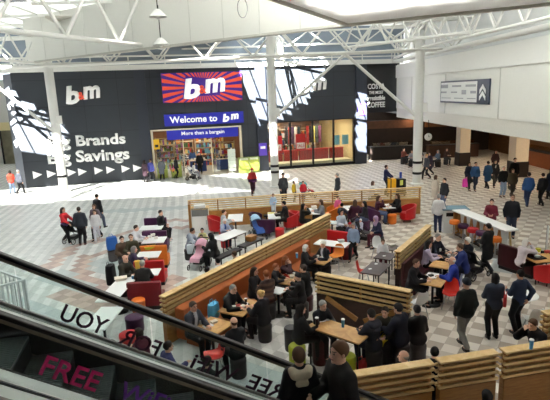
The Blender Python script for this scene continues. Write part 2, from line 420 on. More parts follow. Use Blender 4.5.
# cafe wall lettering
for txt, w, h, z, lb in (('COSTA', 1.55, .44, 6.35, 'top'), ('THE MOST', 1.3, .26, 5.85, 'second'), ('Irresistible', 1.6, .38, 5.4, 'third'), ('COFFEE', 1.6, .46, 4.85, 'bottom')):
    o = place_mesh(text_mesh(txt, w, h, .03, .025), 'wall_lettering', signwhite, fframe(14.9, z, -.04)); tag(o, 'white coffee slogan on black wall at the right, %s line' % lb, 'lettering', 'lines of the coffee slogan')
# small purple signs on pilasters
for s, z, lb in ((5.0, 1.75, 'small purple notice on the pillar between shop doors and window'), (13.5, 4.55, 'small purple notice on the pillar right of the shop window')):
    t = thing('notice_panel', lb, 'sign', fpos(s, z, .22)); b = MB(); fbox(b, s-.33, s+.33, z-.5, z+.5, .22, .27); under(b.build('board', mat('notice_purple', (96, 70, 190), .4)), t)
    b = MB(); fbox(b, s-.2, s+.2, z+.05, z+.25, .27, .28); under(b.build('emblem', signwhite), t)

# ------------------------------------------------------------------ shop interior behind doors and window
cream = mat('shop_cream', (222, 200, 150), .6); shopfloor = mat('shop_floor', (172, 168, 160), .5)
b = MB(); fbox(b, -3.6, 13.0, 0, 3.9, -9.2, -9.0); struct(b.build('wall_shop_back', mat('shop_back', (120, 84, 58), .7, noise=.3, scale=4)))
b = MB(); fbox(b, -3.7, -3.5, 0, 3.9, -9, -TH); fbox(b, 12.9, 13.1, 0, 3.9, -9, -TH); fbox(b, 3.6, 5.3, 0, 3.9, -2.2, -TH)
struct(b.build('wall_shop_side', cream))
b = MB(); fbox(b, -3.6, 13.0, 3.9, 4.0, -9, -TH); struct(b.build('ceiling_shop', mat('shop_ceiling', (230, 224, 210), .7)))
b = MB(); fbox(b, -3.6, 13.0, 0.002, .012, -9, .0); struct(b.build('floor_shop', shopfloor))
# entrance frame
b = MB()
for s in (-3.5, 3.3): fbox(b, s-.07, s+.07, 0, 3.7, -.3, .05)
fbox(b, -3.5, 3.3, 3.62, 3.72, -.3, .12); 
for s in (-1.2, 1.0): fbox(b, s-.035, s+.035, 0, 2.95, -.5, -.42)
struct(b.build('door_1', mat('cream_frame', (225, 215, 190), .4)))
b = MB(); 
for s0, s1 in ((-3.4, -1.24), (1.04, 1.6)): fbox(b, s0, s1, .05, 2.92, -.47, -.45)
struct(b.build('window_1', glass('door_glass')))
# display window: mullions and four panes
ms = (5.45, 7.38, 9.3, 11.1, 12.9)
wt = bpy.data.objects.new('window_2', None); COL.objects.link(wt); wt['kind'] = 'structure'
b = MB()
for s in ms: fbox(b, s-.05, s+.05, 0, 3.85, -.2, .04)
b.build('window_frame', darkmetal, wt)
b = MB(); fbox(b, 5.4, 12.95, 0, .22, -.22, .05); b.build('window_sill', darkmetal, wt)
b = MB(); fbox(b, 5.4, 12.95, 3.78, 3.86, -.2, .04); b.build('window_head', darkmetal, wt)
for i in range(4):
    b = MB(); fbox(b, ms[i]+.05, ms[i+1]-.05, .22, 3.78, -.09, -.07); b.build('pane', glass('shop_glass', (.93, .95, .94), .06), wt)
# display plinth, red barrier counters, sale posters
b = MB(); fbox(b, 5.5, 12.8, .012, .42, -1.5, -.3); tag(b.build('display_plinth', mat('pale_plinth', (226, 214, 176), .5), bevel=.02), 'long pale plinth behind the display window', 'plinth')
rd = mat('display_red', (190, 46, 36), .45)
for i in range(5):
    s = 5.9+i*1.38
    t = thing('display_counter', 'red slatted display counter behind the shop window, '+('leftmost beside the purple notice', 'second from the left', 'middle one', 'second from the right', 'rightmost beside the blue posters')[i], 'counter', fpos(s+.6, .012, -1.9), FA, 'red counters in the shop window')
    MB().box(0, 0, 1.25, 1.25, .42, .07).build('counter_top', rd, t, bevel=.01)
    b = MB()
    for k in range(9): b.box(-.56+k*.14, -.16, .65, .07, .05, 1.16)
    b.build('slats', rd, t); MB().box(0, .05, .62, 1.2, .28, 1.2).build('carcass', mat('display_red_dark', (140, 30, 26), .5), t)
for i, (s, z) in enumerate(((6.35, 2.0), (8.35, 2.05))):
    t = thing('sale_poster', 'red sale poster hanging in the '+('left pane of the shop window' if i == 0 else 'second pane of the shop window'), 'poster', fpos(s, z, -.4), 0, 'sale posters in the shop window')
    b = MB(); fbox(b, s-.42, s+.42, z-.7, z+.7, -.42, -.40); under(b.build('sheet', mat('poster_red', (206, 26, 36), .5)), t)
    b = MB(); fbox(b, s-.34, s+.34, z-.5, z-.02, -.40, -.395); under(b.build('white_panel', signwhite), t)
    under(place_mesh(text_mesh('SALE', .6, .3, .004, .02), 'lettering', MATS['poster_red'], fframe(s, z-.26, -.394)), t)
    b = MB(); b.tube(fpos(s, z+.7, -.41), fpos(s, 3.88, -.41), .01, n=5); under(b.build('cord', black), t)
for i, s in enumerate((11.55, 12.35)):
    b = MB(); fbox(b, s-.28, s+.28, 1.65, 2.45, -.6, -.57); 
    tag(b.build('blue_poster', mat('poster_blue', (140, 200, 216), .5)), 'pale blue poster in the right window pane, '+('left of the two' if i == 0 else 'right of the two'), 'poster', 'blue posters in the right pane')
# garment rails in the display window
for i, (s, cl) in enumerate(((6.3, [(60, 30, 34), (28, 28, 32), (90, 80, 70), (120, 40, 60), (40, 60, 50)]), (8.3, [(34, 34, 40), (150, 60, 60), (70, 50, 80), (200, 190, 180), (30, 50, 60)]), (10.2, [(160, 40, 40), (40, 36, 36), (190, 176, 90), (60, 70, 60), (110, 60, 90)]))):
    t = thing('garment_rail', 'garment rail hung with clothes behind the shop window, '+('left pane', 'second pane', 'third pane')[i], 'garment rail', fpos(s, .012, -2.6), FA, 'garment rails in the shop window')
    b = MB(); b.tube((-.75, 0, 0), (-.75, 0, 3.3), .02); b.tube((.75, 0, 0), (.75, 0, 3.3), .02); b.tube((-.75, 0, 3.3), (.75, 0, 3.3), .02); b.box(-.75, 0, .02, .06, .5, .04); b.box(.75, 0, .02, .06, .5, .04); b.build('frame', darkmetal, t)
    for k in range(5):
        x = -.56+k*.28; c = cl[k]
        b = MB(); rows = [(.04, 3.2), (.13, 3.12), (.12, 2.8), (.13, 2.3), (.15, 1.75)]
        P = [[(x+r*math.cos(a), .07*math.sin(a), z) for a in np.linspace(0, 2*PI, 13)] for r, z in rows]
        b.grid(P).build('garment', mat('garment_%d_%d_%d' % c, c, .8, bump=.2), t, smooth=True)
# racks of goods
palette = [(170, 40, 36), (60, 70, 120), (210, 190, 120), (70, 100, 60), (220, 220, 214), (140, 80, 150), (200, 120, 40), (40, 40, 44), (90, 140, 160)]
gm = [mat('goods_%d' % i, c, .5) for i, c in enumerate(palette)]
def shop_rack(s, o, w, h, label, n=4):
    t = thing('shop_rack', label, 'rack', fpos(s, .012, o), FA, 'racks of goods inside the shop')
    b = MB()
    for x in (-w/2, w/2): b.box(x, 0, h/2, .05, .4, h)
    for k in range(n+1): b.box(0, 0, .12+k*(h-.2)/n, w, .4, .03)
    b.build('shelving', mat('rack_metal', (170, 150, 120), .5), t)
    for k in range(n):
        z = .14+k*(h-.2)/n
        bs = {}
        x = -w/2+.1
        while x < w/2-.1:
            ww = random.uniform(.1, .26); hh = random.uniform(.16, (h-.2)/n-.08); j = random.randrange(len(gm))
            bs.setdefault(j, MB()).box(x+ww/2, -.02, z+hh/2, ww*.92, .3, hh); x += ww
        for j, q in bs.items():
            g = q.build('goods', gm[j], t); g['kind'] = 'stuff'
names = ['far left of the doorway', 'behind the left door glass', 'centre of the doorway', 'right of the doorway', 'behind the left window pane', 'behind the second window pane', 'behind the third window pane', 'deep behind the left door glass', 'deep in the doorway centre', 'deep behind the window middle']
for i, (s, o, w, h) in enumerate(((-2.6, -4.0, 1.5, 2.2), (-.9, -5.5, 1.6, 2.3), (.9, -4.6, 1.7, 2.3), (2.7, -3.6, 1.2, 2.2), (6.4, -4.2, 1.6, 2.9), (8.3, -4.4, 1.7, 2.9), (10.1, -4.0, 1.4, 2.8), (-2.2, -7.5, 2.2, 2.5), (1.6, -7.8, 2.6, 2.5), (9.6, -6.8, 3.2, 2.8))):
    shop_rack(s, o, w, h, 'shelf rack of mixed coloured goods inside the shop, '+names[i])
# blue checkout counters
for i, s in enumerate((.0, 2.2)):
    t = thing('checkout_counter', 'blue checkout counter just inside the shop doors, '+('left one' if i == 0 else 'right one'), 'counter', fpos(s, .012, -2.2), FA, 'blue checkout counters')
    MB().box(0, 0, .45, 1.3, .6, .88).build('body', mat('counter_blue', (36, 60, 120), .5), t, bevel=.02)
    MB().box(0, 0, .91, 1.36, .66, .05).build('worktop', mat('counter_top_pale', (210, 190, 170), .5), t, bevel=.01)
    b = MB()
    for k in range(5): b.box(-.5+k*.25, random.uniform(-.1, .1), .99+.02*(k % 2), .18, .2, .12+.06*(k % 3))
    g = b.build('goods', gm[(i*3+4) % 9], t); g['kind'] = 'stuff'
# green wire cages and white stand outside the doors
def cage(s, o, label, mtl, w=.75, h=1.25):
    t = thing('display_cage', label, 'display cage', fpos(s, .0, o), FA, 'display cages outside the shop')
    b = MB()
    for x in (-w/2, w/2):
        for y in (-.28, .28): b.box(x, y, h/2, .04, .04, h)
    for z in (.1, h/2, h-.02):
        b.box(0, -.28, z, w, .03, .03); b.box(0, .28, z, w, .03, .03); b.box(-w/2, 0, z, .03, .56, .03); b.box(w/2, 0, z, .03, .56, .03)
    for k in range(1, 8): b.box(-w/2+k*w/8, -.28, h/2, .014, .014, h)
    b.build('wire_frame', mtl, t)
    MB().box(0, 0, h*.45, w*.9, .48, h*.8).build('stock', mat('cage_stock_green', (190, 196, 90), .6, noise=.2, scale=9), t)
    b = MB(); b.box(0, 0, h*.9, w*.85, .45, .14); g = b.build('goods', gm[4], t)
cgm = mat('cage_green', (150, 170, 90), .5)
cage(3.35, .6, 'yellow green display cage right of the shop doors, beside the white stand', cgm); cage(4.15, .55, 'yellow green display cage right of the shop doors, against the pillar', cgm)
cage(-2.95, .25, 'yellow green display cage left of the shop doors, beside the door frame', cgm); cage(-1.9, .3, 'yellow green display cage left of the shop doors, behind the shoppers', cgm)
t = thing('card_stand', 'tall white stand of cards right of the shop doors', 'stand', fpos(2.45, 0, .25), FA)
MB().lathe([(.3, 0), (.3, .05), (.05, .08), (.05, 2.0), (.04, 2.05)]).build('pole', whiteplastic, t, smooth=True)
b = MB()
for k in range(6):
    for a in range(4):
        ang = a*PI/2; b.box(.24*math.cos(ang), .24*math.sin(ang), .35+k*.29, .08, .42, .24, ang)
b.build('pockets', mat('card_white', (222, 230, 222), .5, noise=.2, scale=14), t)
t = thing('warning_board', 'yellow warning board on the left door jamb of the shop', 'sign', fpos(-3.25, 2.6, .1)); 
b = MB(); fbox(b, -3.45, -3.0, 2.25, 3.0, .06, .1); under(b.build('board', mat('warning_yellow', (224, 180, 40), .5)), t)
b = MB(); fbox(b, -3.35, -3.1, 2.4, 2.6, .1, .105); under(b.build('emblem', black), t)

# ------------------------------------------------------------------ right hand fascia and the food outlets under it
XF = 11.8
struct(MB().box(XF+.2, 17.8, 6.25, .4, 47.6, 3.5).build('wall_right', panelwhite))
struct(MB().box(XF+.24, 17.8, 4.13, .4, 47.6, .74).build('trim_4', mat('pale_bulkhead', (214, 212, 204), .6)))
struct(MB().box(XF+.08, 17.8, 7.45, .34, 47.6, 1.0).build('trim_5', mat('pale_cornice', (232, 232, 228), .6, noise=.02)))
b = MB()
for y in (17.5, 23.9, 30.8, 37.5): b.box(XF-.012, y, 5.7, .03, .06, 2.4)
struct(b.build('trim_6', mat('panel_joint', (196, 196, 190), .6)))
struct(MB().box(22.3, 22, 4.0, 20, 54, .12).build('ceiling_right', mat('dark_ceiling', (60, 52, 46), .7)))
struct(MB().box(22.5, 21, 2, .3, 52, 4).build('wall_outlets', wood('brown_outlets', (84, 54, 26), (112, 76, 40), 1.2)))
struct(MB().box(15, 47, 2.1, 16, .3, 4.2).build('wall_cafe_back', mat('cafe_dark', (40, 28, 22), .7, noise=.3, scale=2)))
plw = mat('pillar_cream', (220, 206, 186), .6); pld = mat('pillar_plinth', (40, 32, 28), .5)
for i, (x, y, w) in enumerate(((16.1, 38.0, .82), (17.55, 32.4, .92))):
    t = bpy.data.objects.new('column', None); COL.objects.link(t); t['kind'] = 'structure'; t.location = (x, y, 0)
    MB().box(0, 0, 2.5, w, w, 3.0).build('shaft', plw, t, bevel=.03); MB().box(0, 0, .52, w+.08, w+.08, 1.04).build('plinth', pld, t, bevel=.02)
# food counters
def food_counter(x, y, rz, w, label, c, lit):
    t = thing('food_counter', label, 'counter', (x, y, 0), rz)
    MB().box(0, 0, .55, w, .8, 1.1).build('front', mat('counter_'+c[0], c[1], .5, noise=.2, scale=3), t, bevel=.02)
    MB().box(0, 0, 1.13, w+.1, .9, .06).build('worktop', darkmetal, t, bevel=.01)
    MB().box(0, .9, 3.0, w, .15, .7).build('menu_board', mat('menu_'+c[0], lit, .5, noise=.5, scale=3), t)
    b = MB()
    b.box(0, .1, 1.32, w*.86, .3, .3)
    b.build('display_case', glass('case_glass', (.8, .75, .6), .2), t)
food_counter(12.2, 43.2, 0, 4.6, 'dark coffee counter under the black coffee wall', ('cafe', (34, 26, 22)), (96, 60, 40))
food_counter(17.2, 42.8, 0, 4.4, 'brown food counter between cafe and first cream pillar', ('brown', (60, 36, 22)), (110, 70, 36))
food_counter(21.2, 35.5, -PI/2, 5, 'orange brown food counter behind the second cream pillar', ('orange', (122, 64, 28)), (150, 100, 50))
food_counter(21.2, 27.5, -PI/2, 6, 'wooden food counter at the right edge behind walkers', ('oak', (128, 88, 44)), (120, 84, 44))
# wayfinding board on the fascia
t = thing('wayfinding_board', 'white wayfinding board with dark arrow panel on the right wall', 'sign', (XF-.05, 28.1, 5.8))
MB().box(0, 0, 0, .08, 6.6, 1.28).build('board', mat('board_navy', (40, 48, 66), .4), t, bevel=.01)
MB().box(-.045, .62, 0, .02, 5.1, 1.1).build('white_panel', mat('board_white', (230, 231, 228), .5, noise=.02), t)
b = MB()
for k, (yy, zz, ww, hh) in enumerate(((2.6, .33, 1.1, .22), (.75, .33, 1.3, .1), (-1.15, .33, 1.3, .12), (2.7, -.02, .9, .1), (1.1, -.02, .9, .08), (-.3, -.02, .6, .24), (-1.5, -.02, .7, .14), (2.3, -.36, 1.5, .05), (.4, -.36, 1.3, .05), (-1.3, -.36, 1.1, .05))): b.box(-.058, yy, zz, .01, ww, hh)
b.build('printed_lines', mat('board_grey', (156, 158, 162), .5), t)
for z in (.12, -.22):
    b = MB(); ch = [(-.34, -.12), (0, .16), (.34, -.12), (.34, -.32), (0, -.04), (-.34, -.32)]
    vs = [(-.05, -2.62-x, z+y+.1) for x, y in ch]+[(-.07, -2.62-x, z+y+.1) for x, y in ch]
    b.add(vs, [(0, 1, 4, 5), (1, 2, 3, 4), (11, 10, 7, 6), (10, 9, 8, 7)]+[(i, (i+1) % 6, 6+(i+1) % 6, 6+i) for i in range(6)])
    b.build('chevron', signwhite, t)
struct(MB().box(13.2, 20, 9.6, .2, 52, 3.2).build('wall_upper_right', mat('upper_right_wall', (206, 208, 208), .6, noise=.15, scale=.6)))
# round red and white sign at the far right, clock by the column
t = thing('hanging_sign', 'small white hanging sign with a red emblem at the right edge', 'sign', (XF+.15, 19.5, 4.15))
MB().box(0, 0, 0, .12, 1.0, .75).build('board', signwhite, t, bevel=.02)
MB().lathe([(.26, 0), (.26, .03)], n=24).build('emblem', mat('emblem_red', (222, 50, 70), .4), t).matrix_local = Matrix.Translation((-.06, -.1, 0)) @ Matrix.Rotation(-PI/2, 4, 'Y')
MB().box(0, 0, .55, .04, .04, .5).build('hanger', darkmetal, t)
t = thing('wall_clock', 'round white clock hanging beside the right hand column', 'clock', (11.2, 32.0, 2.95))
o = MB().lathe([(.23, 0), (.24, .04), (.24, .1), (.21, .12)], n=28).build('case', whiteplastic, t, smooth=True); o.matrix_local = Matrix.Rotation(PI/2, 4, 'X')
b = MB(); b.box(0, -.13, .07, .02, .01, .15); b.box(.045, -.13, .015, .1, .01, .02); b.build('hands', black, t)
MB().tube((0, -.05, .22), (0, -.05, 1.1), .02).build('hanger', darkmetal, t)

# ------------------------------------------------------------------ far left passage
struct(MB().box(-34, 52, 4.2, 34, .3, 8.4).build('wall_left', mat('passage_white', (206, 206, 204), .6)))
t = thing('passage_shop', 'bright shop front far down the passage at the left edge', 'shop front', (-23.2, 51.4, 0))
MB().box(0, 0, 1.7, 5.5, .3, 3.4).build('glazing', mat('shop_dim', (120, 116, 96), .3, noise=.5, scale=2), t)
MB().box(0, -.05, 3.8, 5.6, .3, .8).build('fascia_board', mat('passage_cream', (222, 208, 160), .5), t)
MB().box(1.9, -.25, 2.0, .5, .15, 2.6).build('banner', mat('passage_purple', (96, 80, 200), .5), t)
b = MB()
for x in (-2.7, -.9, .9, 2.7): b.box(x, -.2, 1.7, .15, .1, 3.4)
b.build('mullions', darkmetal, t)

# ------------------------------------------------------------------ columns
def column(x, y, h, r, rings, braces):
    t = bpy.data.objects.new('column', None); COL.objects.link(t); t['kind'] = 'structure'; t.location = (x, y, 0)
    MB().lathe([(r, 0), (r, h)], n=28).build('shaft', steelwhite, t, smooth=True)
    MB().lathe([(r+.14, 0), (r+.14, .06), (r+.02, .1)], n=28).build('base_plate', steelwhite, t, smooth=True)
    for z in rings: MB().lathe([(r, z), (r+.015, z), (r+.015, z+.16), (r, z+.16)], n=28).build('band', darkmetal, t, smooth=True)
    for (dx, dy, z0, z1) in braces: MB().tube((0, 0, z0), (dx, dy, z1), .1).build('brace', steelwhite, t, smooth=True)
    MB().box(r+.05, -.12, 4.9, .3, .2, .55).build('junction_box', white, t, bevel=.02)
column(-13.35, 33.7, 8.9, .29, (1.05,), [(-4.8, .5, 4.0, 8.3)])
column(1.1, 32.3, 10.4, .27, (.95, 1.35), [(4.6, -.55, 4.5, 8.3)])
column(10.28, 31.2, 9.2, .29, (.65, 1.35), [(-4.5, .55, 4.2, 8.3)])
# ------------------------------------------------------------------ roof
def truss(name, a, b, zb, zt, n, r=.09, rw=.055):
    a, b = Vector((a[0], a[1], 0)), Vector((b[0], b[1], 0)); q = MB()
    q.tube(a+UP*zb, b+UP*zb, r); q.tube(a+UP*zt, b+UP*zt, r)
    for i in range(n):
        p0 = a.lerp(b, i/n); p1 = a.lerp(b, (i+.5)/n); p2 = a.lerp(b, (i+1)/n)
        q.tube(p0+UP*zb, p1+UP*zt, rw, n=8); q.tube(p1+UP*zt, p2+UP*zb, rw, n=8)
    return struct(q.build(name, steelwhite, smooth=True))
truss('roof_truss', (-24, 34.5), (18, 30.6), 8.35, 10.1, 14)
truss('roof_truss', (-24, 33.6), (18, 29.7), 8.35, 10.1, 14, .07)
truss('roof_truss', (-26, 38.9), (20, 38.9), 9.6, 10.6, 16, .07, .045)
truss('roof_truss', (-13.35, 33.8), (-15.6, 22), 8.5, 10.1, 5)
truss('roof_truss', (1.1, 32.3), (2.4, 40), 8.5, 10.1, 5)
truss('roof_truss', (10.3, 31.2), (11.4, 41), 8.5, 10.1, 5)
truss('roof_truss', (5.7, 31.7), (11.6, 24), 8.7, 10.2, 6)
truss('roof_truss', (10.3, 31.2), (11.5, 12), 8.5, 9.9, 9, .08)
a, b_ = gp(20, 32, 8.75), gp(162, 47.5, 8.75); d = (a-b_)
truss('roof_truss', (b_.x, b_.y), (b_.x+d.x*1.5, b_.y+d.y*1.5), 8.75, 11.0, 4, .11, .08)
# service pipe along the head of the right hand wall
struct(MB().tube((11.45, 12, 8.25), (11.45, 41, 8.25), .14).build('trim_7', steelwhite, smooth=True))
# the panelled bulkhead of the near roof (set on the diagonal) and the translucent roof beside it
ZB = 8.6
A = gp(30, 62, ZB); B = gp(347, 24, ZB); C_ = gp(550, 3, ZB)
dl = (B-A); dl.z = 0; L_ = dl.length; dl.normalize(); nl = Vector((dl.y, -dl.x, 0))
bulk = mat('bulkhead_panel', (224, 224, 218), .6, noise=.02)
q = MB(); c = A+dl*L_/2; q.box(c.x, c.y, ZB+1.28, L_, .25, 2.56, math.atan2(dl.y, dl.x)); struct(q.build('wall_bulkhead', bulk))
q = MB()
for k in range(1, 11):
    p = A+dl*L_*k/11+nl*.13; q.box(p.x, p.y, ZB+1.28, .04, .02, 2.56, math.atan2(dl.y, dl.x))
struct(q.build('trim_8', mat('bulkhead_joint', (206, 206, 200), .6)))
q = MB(); p = A+dl*L_/2; q.box(p.x, p.y, ZB-.04, L_+.1, .34, .1, math.atan2(dl.y, dl.x)); struct(q.build('trim_9', mat('bulkhead_edge', (186, 184, 176), .6)))
pb = Vector((-.57, -.82, 0))
roofm = translucent('fabric_roof', (250, 250, 250), FAB_T)
far = B+(C_-B)*1.5
pts = [B, far, far+pb*20+UP*2, B+pb*20+UP*1.0]
struct(MB().add(pts+[p+UP*.06 for p in pts], [(3, 2, 1, 0), (4, 5, 6, 7), (0, 1, 5, 4), (1, 2, 6, 5), (2, 3, 7, 6), (3, 0, 4, 7)]).build('ceiling_fabric', roofm))
q = MB(); q.bar(B-UP*.03, far-UP*.03, .2, .12); q.bar(B-UP*.03, B+pb*20+UP*.97, .14, .1); struct(q.build('trim_10', mat('fabric_edge', (190, 188, 176), .6)))
# opaque roof strip above the shop front, sheets elsewhere, clear bays shaped for sun patches
def slab(name, corners, m, th=.1):
    p = [Vector(x) for x in corners]
    return struct(MB().add(p+[x+UP*th for x in p], [(3, 2, 1, 0), (4, 5, 6, 7), (0, 1, 5, 4), (1, 2, 6, 5), (2, 3, 7, 6), (3, 0, 4, 7)]).build(name, m))
soff = mat('roof_soffit', (196, 192, 182), .7)
slab('ceiling_strip', [(-11.5, 29.5, 10.7), (-2.2, 31.0, 10.7), (-1.8, 42.5, 9.9), (-12, 40, 9.9)], soff)
slab('ceiling_side', [(12, 5, 11.2), (30, 5, 11.2), (30, 48, 11.2), (12, 48, 11.2)], soff)
sheet = translucent('roof_sheet', (235, 238, 238), ROOF_T); rglass = glass('sun_bay_glass', (.96, .97, .98), .06)
ZR = 11.2; SUN = Vector((.25, .62, -.74)).normalized()
def lift(p): k = (ZR-p.z)/SUN.z; return (p.x+SUN.x*k, p.y+SUN.y*k)
def inside(pt, poly):
    x, y = pt; r = False
    for i in range(len(poly)):
        (x1, y1), (x2, y2) = poly[i], poly[i-1]
        if (y1 > y) != (y2 > y) and x < (x2-x1)*(y-y1)/(y2-y1)+x1: r = not r
    return r
sun_bays = [[lift(Vector(q)) for q in ((-21, 30.0, 0), (-3, 31.0, 0), (3.4, 31.6, 0), (1.6, 40.0, 0), (-3, 38.5, 0), (-20, 35.5, 0))],  # clear openings added, back-projected from the sun patches wanted below
        [lift(fpos(*q)) for q in ((-13.4, 3.2), (-9.7, 1.8), (-9.4, 8.2), (-13.4, 8.2))],
        [lift(fpos(*q)) for q in ((3.4, 3.2), (6.2, 3.9), (8.8, 5.2), (10.8, 8.3), (3.4, 8.3))],
        [lift(fpos(*q)) for q in ((13.1, .8), (14.2, .8), (14.2, 5.4), (13.1, 5.4))]]
sh_, gl_, gt_ = MB(), MB(), MB(); cw, cl = .4, .45
for x in np.arange(-27, 13, cw):
    for y in np.arange(6, 45, cl):
        pc_ = Vector((x+cw/2, y+cl/2, 0)); clear = any(inside((pc_.x, pc_.y), b) for b in sun_bays)
        d0 = (pc_-A).xy.dot(nl.xy); d1 = (pc_+SUN*((ZR-ZB)/-SUN.z)-A).xy.dot(nl.xy)
        if d0 > -.6 and d1 < .6 and pc_.x < B.x+1: clear = False
        l1 = pc_+SUN*(2.7/.74); pp = [(q.x, q.y) for q in pts]
        if inside((pc_.x, pc_.y), pp) and inside((l1.x+.4, l1.y+1.4), pp) and inside((l1.x+1.2, l1.y), pp): continue  # sheets left out above the fabric ceiling so sun reaches it
        ((gt_ if inside((pc_.x, pc_.y), sun_bays[0]) else gl_) if clear else sh_).box(x+cw/2, y+cl/2, ZR, cw, cl, .03)
struct(sh_.build('ceiling_sheets', sheet)); struct(gl_.build('ceiling_sun_bay', rglass)); struct(gt_.build('ceiling_dimmed_sun_bay', glass('sun_bay_glass_dimmed', (.34, .34, .34), .06)))  # dark tint added over the floor bay to weaken its sun patch
slab('ceiling_passage', [(-60, 0, 11.2), (-27, 0, 11.2), (-27, 75, 11.2), (-60, 75, 11.2)], soff); slab('ceiling_passage_back', [(-27, 45, 11.2), (-14, 45, 11.2), (-14, 75, 11.2), (-27, 75, 11.2)], soff)
q = MB()
for x in np.arange(-27, 13.1, 1.6): q.bar((x, 6, ZR-.06), (x, 45, ZR-.06), .07, .1)
for y in np.arange(6, 45.1, 3.6): q.bar((-27, y, ZR-.1), (13, y, ZR-.1), .08, .14)
struct(q.build('roof_glazing_bars', steelwhite))
# clerestory wall over the facade
b = MB(); fbox(b, -13.4, 17.5, 8.5, 11.2, -.6, -.4); struct(b.build('wall_clerestory', mat('clerestory_blue', (126, 138, 152), .5, noise=.25, scale=.7)))
# pendant lamps under the near truss
def hanging_lamp(u, v, z, top, label):
    p = gp(u, v, z); t = thing('pendant_lamp', label, 'lamp', p, 0, 'pendant lamps under the roof')
    MB().lathe([(.05, .3), (.12, .26), (.34, .02), (.36, 0), (.33, 0), (.1, .22)], n=24).build('lamp_shade', steelwhite, t, smooth=True)
    MB().lathe([(.01, -.1), (.09, -.05), (.1, .03), (.05, .12)], n=16).build('bulb', mat('lamp_glass', (240, 240, 236), .2), t, smooth=True)
    MB().tube((0, 0, .3), (0, 0, top-z), .018, n=6).build('chain', darkmetal, t)
hanging_lamp(158, 17, 9.2, 11.1, 'white pendant lamp nearest the roof top left of centre'); hanging_lamp(161, 45, 8.3, 9.9, 'white pendant lamp hanging at the lower edge of the bulkhead')
pc = gp(243, 12, 9.2)-Vector((.0, .9, 0)); t = thing('cable_loop', 'slack dark cable loop hanging in front of the bulkhead', 'cable', pc)
pc = pc
lp = [(.18*math.cos(a)*(1 if abs(math.cos(a)) > .2 else 1), 0, .34*math.sin(a)) for a in np.linspace(.5*PI+.3, 2.5*PI-.3, 16)]
MB().path([(-.03, 0, 1.9)]+lp+[(.03, 0, 1.9)], .016, 6).build('loop', mat('cable_grey', (120, 120, 118), .5), t, smooth=True)
# ------------------------------------------------------------------ furniture makers
DG = R(55); U1 = Vector((math.cos(DG), math.sin(DG), 0)); N1 = Vector((math.sin(DG), -math.cos(DG), 0))
def partition(a, b, top, label, solid=.78, dk=None, gap_ends=True, panel=None, depth=.2, backed=True):
    a = Vector((*a[:2], 0)); b = Vector((*b[:2], 0)); d = b-a; ln = d.length; ang = math.atan2(d.y, d.x)
    t = thing('slatted_partition', label, 'partition', a, ang)
    pm = panel or panelwood
    MB().box(ln/2, 0, solid/2, ln, depth*.7, solid).build('panel', pm, t, bevel=.008)
    MB().box(ln/2, 0, top-.02, ln+.04, depth, .04).build('cap_board', lightwood, t, bevel=.006)
    q = MB(); n = 4 if backed else 5; sp = (top-.05-solid)/n
    for k in range(n):
        z = solid+sp*(k+.5)-.01
        if backed: q.box(ln/2, -.055, z, ln+.06, .06, .05); q.box(ln/2, .055, z, ln+.06, .06, .05)
        else: q.box(ln/2, 0, z, ln+.06, .075, .046)
    q.build('slats', lightwood, t)
    if backed: MB().box(ln/2, 0, (top-.04+solid)/2, ln-.04, .03, top-.05-solid).build('backing_board', pm, t)
    k = max(2, round(ln/1.5)+1)
    for i in range(k): MB().box(.05+(ln-.1)*i/(k-1), 0, (top+solid)/2-.03, .05, depth*.6, top-solid-.02).build('post', panelwood, t)
    return t
def table(label, c, rz, ln, wd, topm, h=.74, style='legs', cat='table', name='cafe_table', group=None, legm=None):
    t = thing(name, label, cat, (c[0], c[1], 0), rz, group); lm = legm or darkmetal
    MB().box(0, 0, h-.018, ln, wd, .036).build('tabletop', topm, t, bevel=.008)
    if style == 'legs':
        for sx in (-1, 1):
            for sy in (-1, 1): MB().tube((sx*(ln/2-.06), sy*(wd/2-.06), 0), (sx*(ln/2-.06), sy*(wd/2-.06), h-.036), .02, n=8).build('leg', lm, t)
        q = MB()
        for sy in (-1, 1): q.bar((-ln/2+.06, sy*(wd/2-.06), h-.06), (ln/2-.06, sy*(wd/2-.06), h-.06), .03, .04)
        q.build('apron', lm, t)
    else:
        MB().lathe([(.035, .02), (.035, h-.05), (.12, h-.036)], n=14).build('pedestal', lm, t, smooth=True)
        MB().lathe([(.24, 0), (.24, .012), (.05, .03)], n=20).build('base_plate', lm, t, smooth=True)
    return t
def booth(label, c, rz, w, m, h=.88, dp=.55, plinth=None):
    """upholstered bench; faces local +y"""
    t = thing('booth_bench', label, 'bench', (c[0], c[1], 0), rz)
    MB().box(0, .0, .06, w-.06, dp-.08, .12).build('plinth', plinth or black, t)
    MB().box(0, .06, .28, w, dp-.12, .32).build('seat', m, t, bevel=.035, seg=3)
    MB().box(0, -dp/2+.06, h/2+.06, w, .13, h-.12).build('backrest', m, t, bevel=.035, seg=3)
    return t
def tub(label, c, rz, m, group=None):
    """tub armchair, faces local +y"""
    t = thing('tub_armchair', label, 'armchair', (c[0], c[1], 0), rz, group)
    MB().lathe([(.26, .12), (.3, .16), (.31, .38), (.28, .44), (.2, .455)], n=22).build('seat', m, t, smooth=True)
    P = []
    for i in range(5):
        row = []
        for j in range(17):
            a = R(-20)-R(140)*2*j/32-R(0); a = R(20)+R(-220)*j/16
            k = abs(j-8)/8
            rr = .35+.04*i/4; z = .2+(.82-.20-.2*k**2)*i/4*(1 if True else 1)
            row.append((rr*math.cos(a), rr*math.sin(a), z))
        P.append(row)
    MB().grid(P, .07).build('backrest', m, t, smooth=True)
    for a in (45, 135, 225, 315): MB().tube((.22*math.cos(R(a)), .22*math.sin(R(a)), 0), (.2*math.cos(R(a)), .2*math.sin(R(a)), .14), .018, n=8).build('leg', darkmetal, t)
    return t
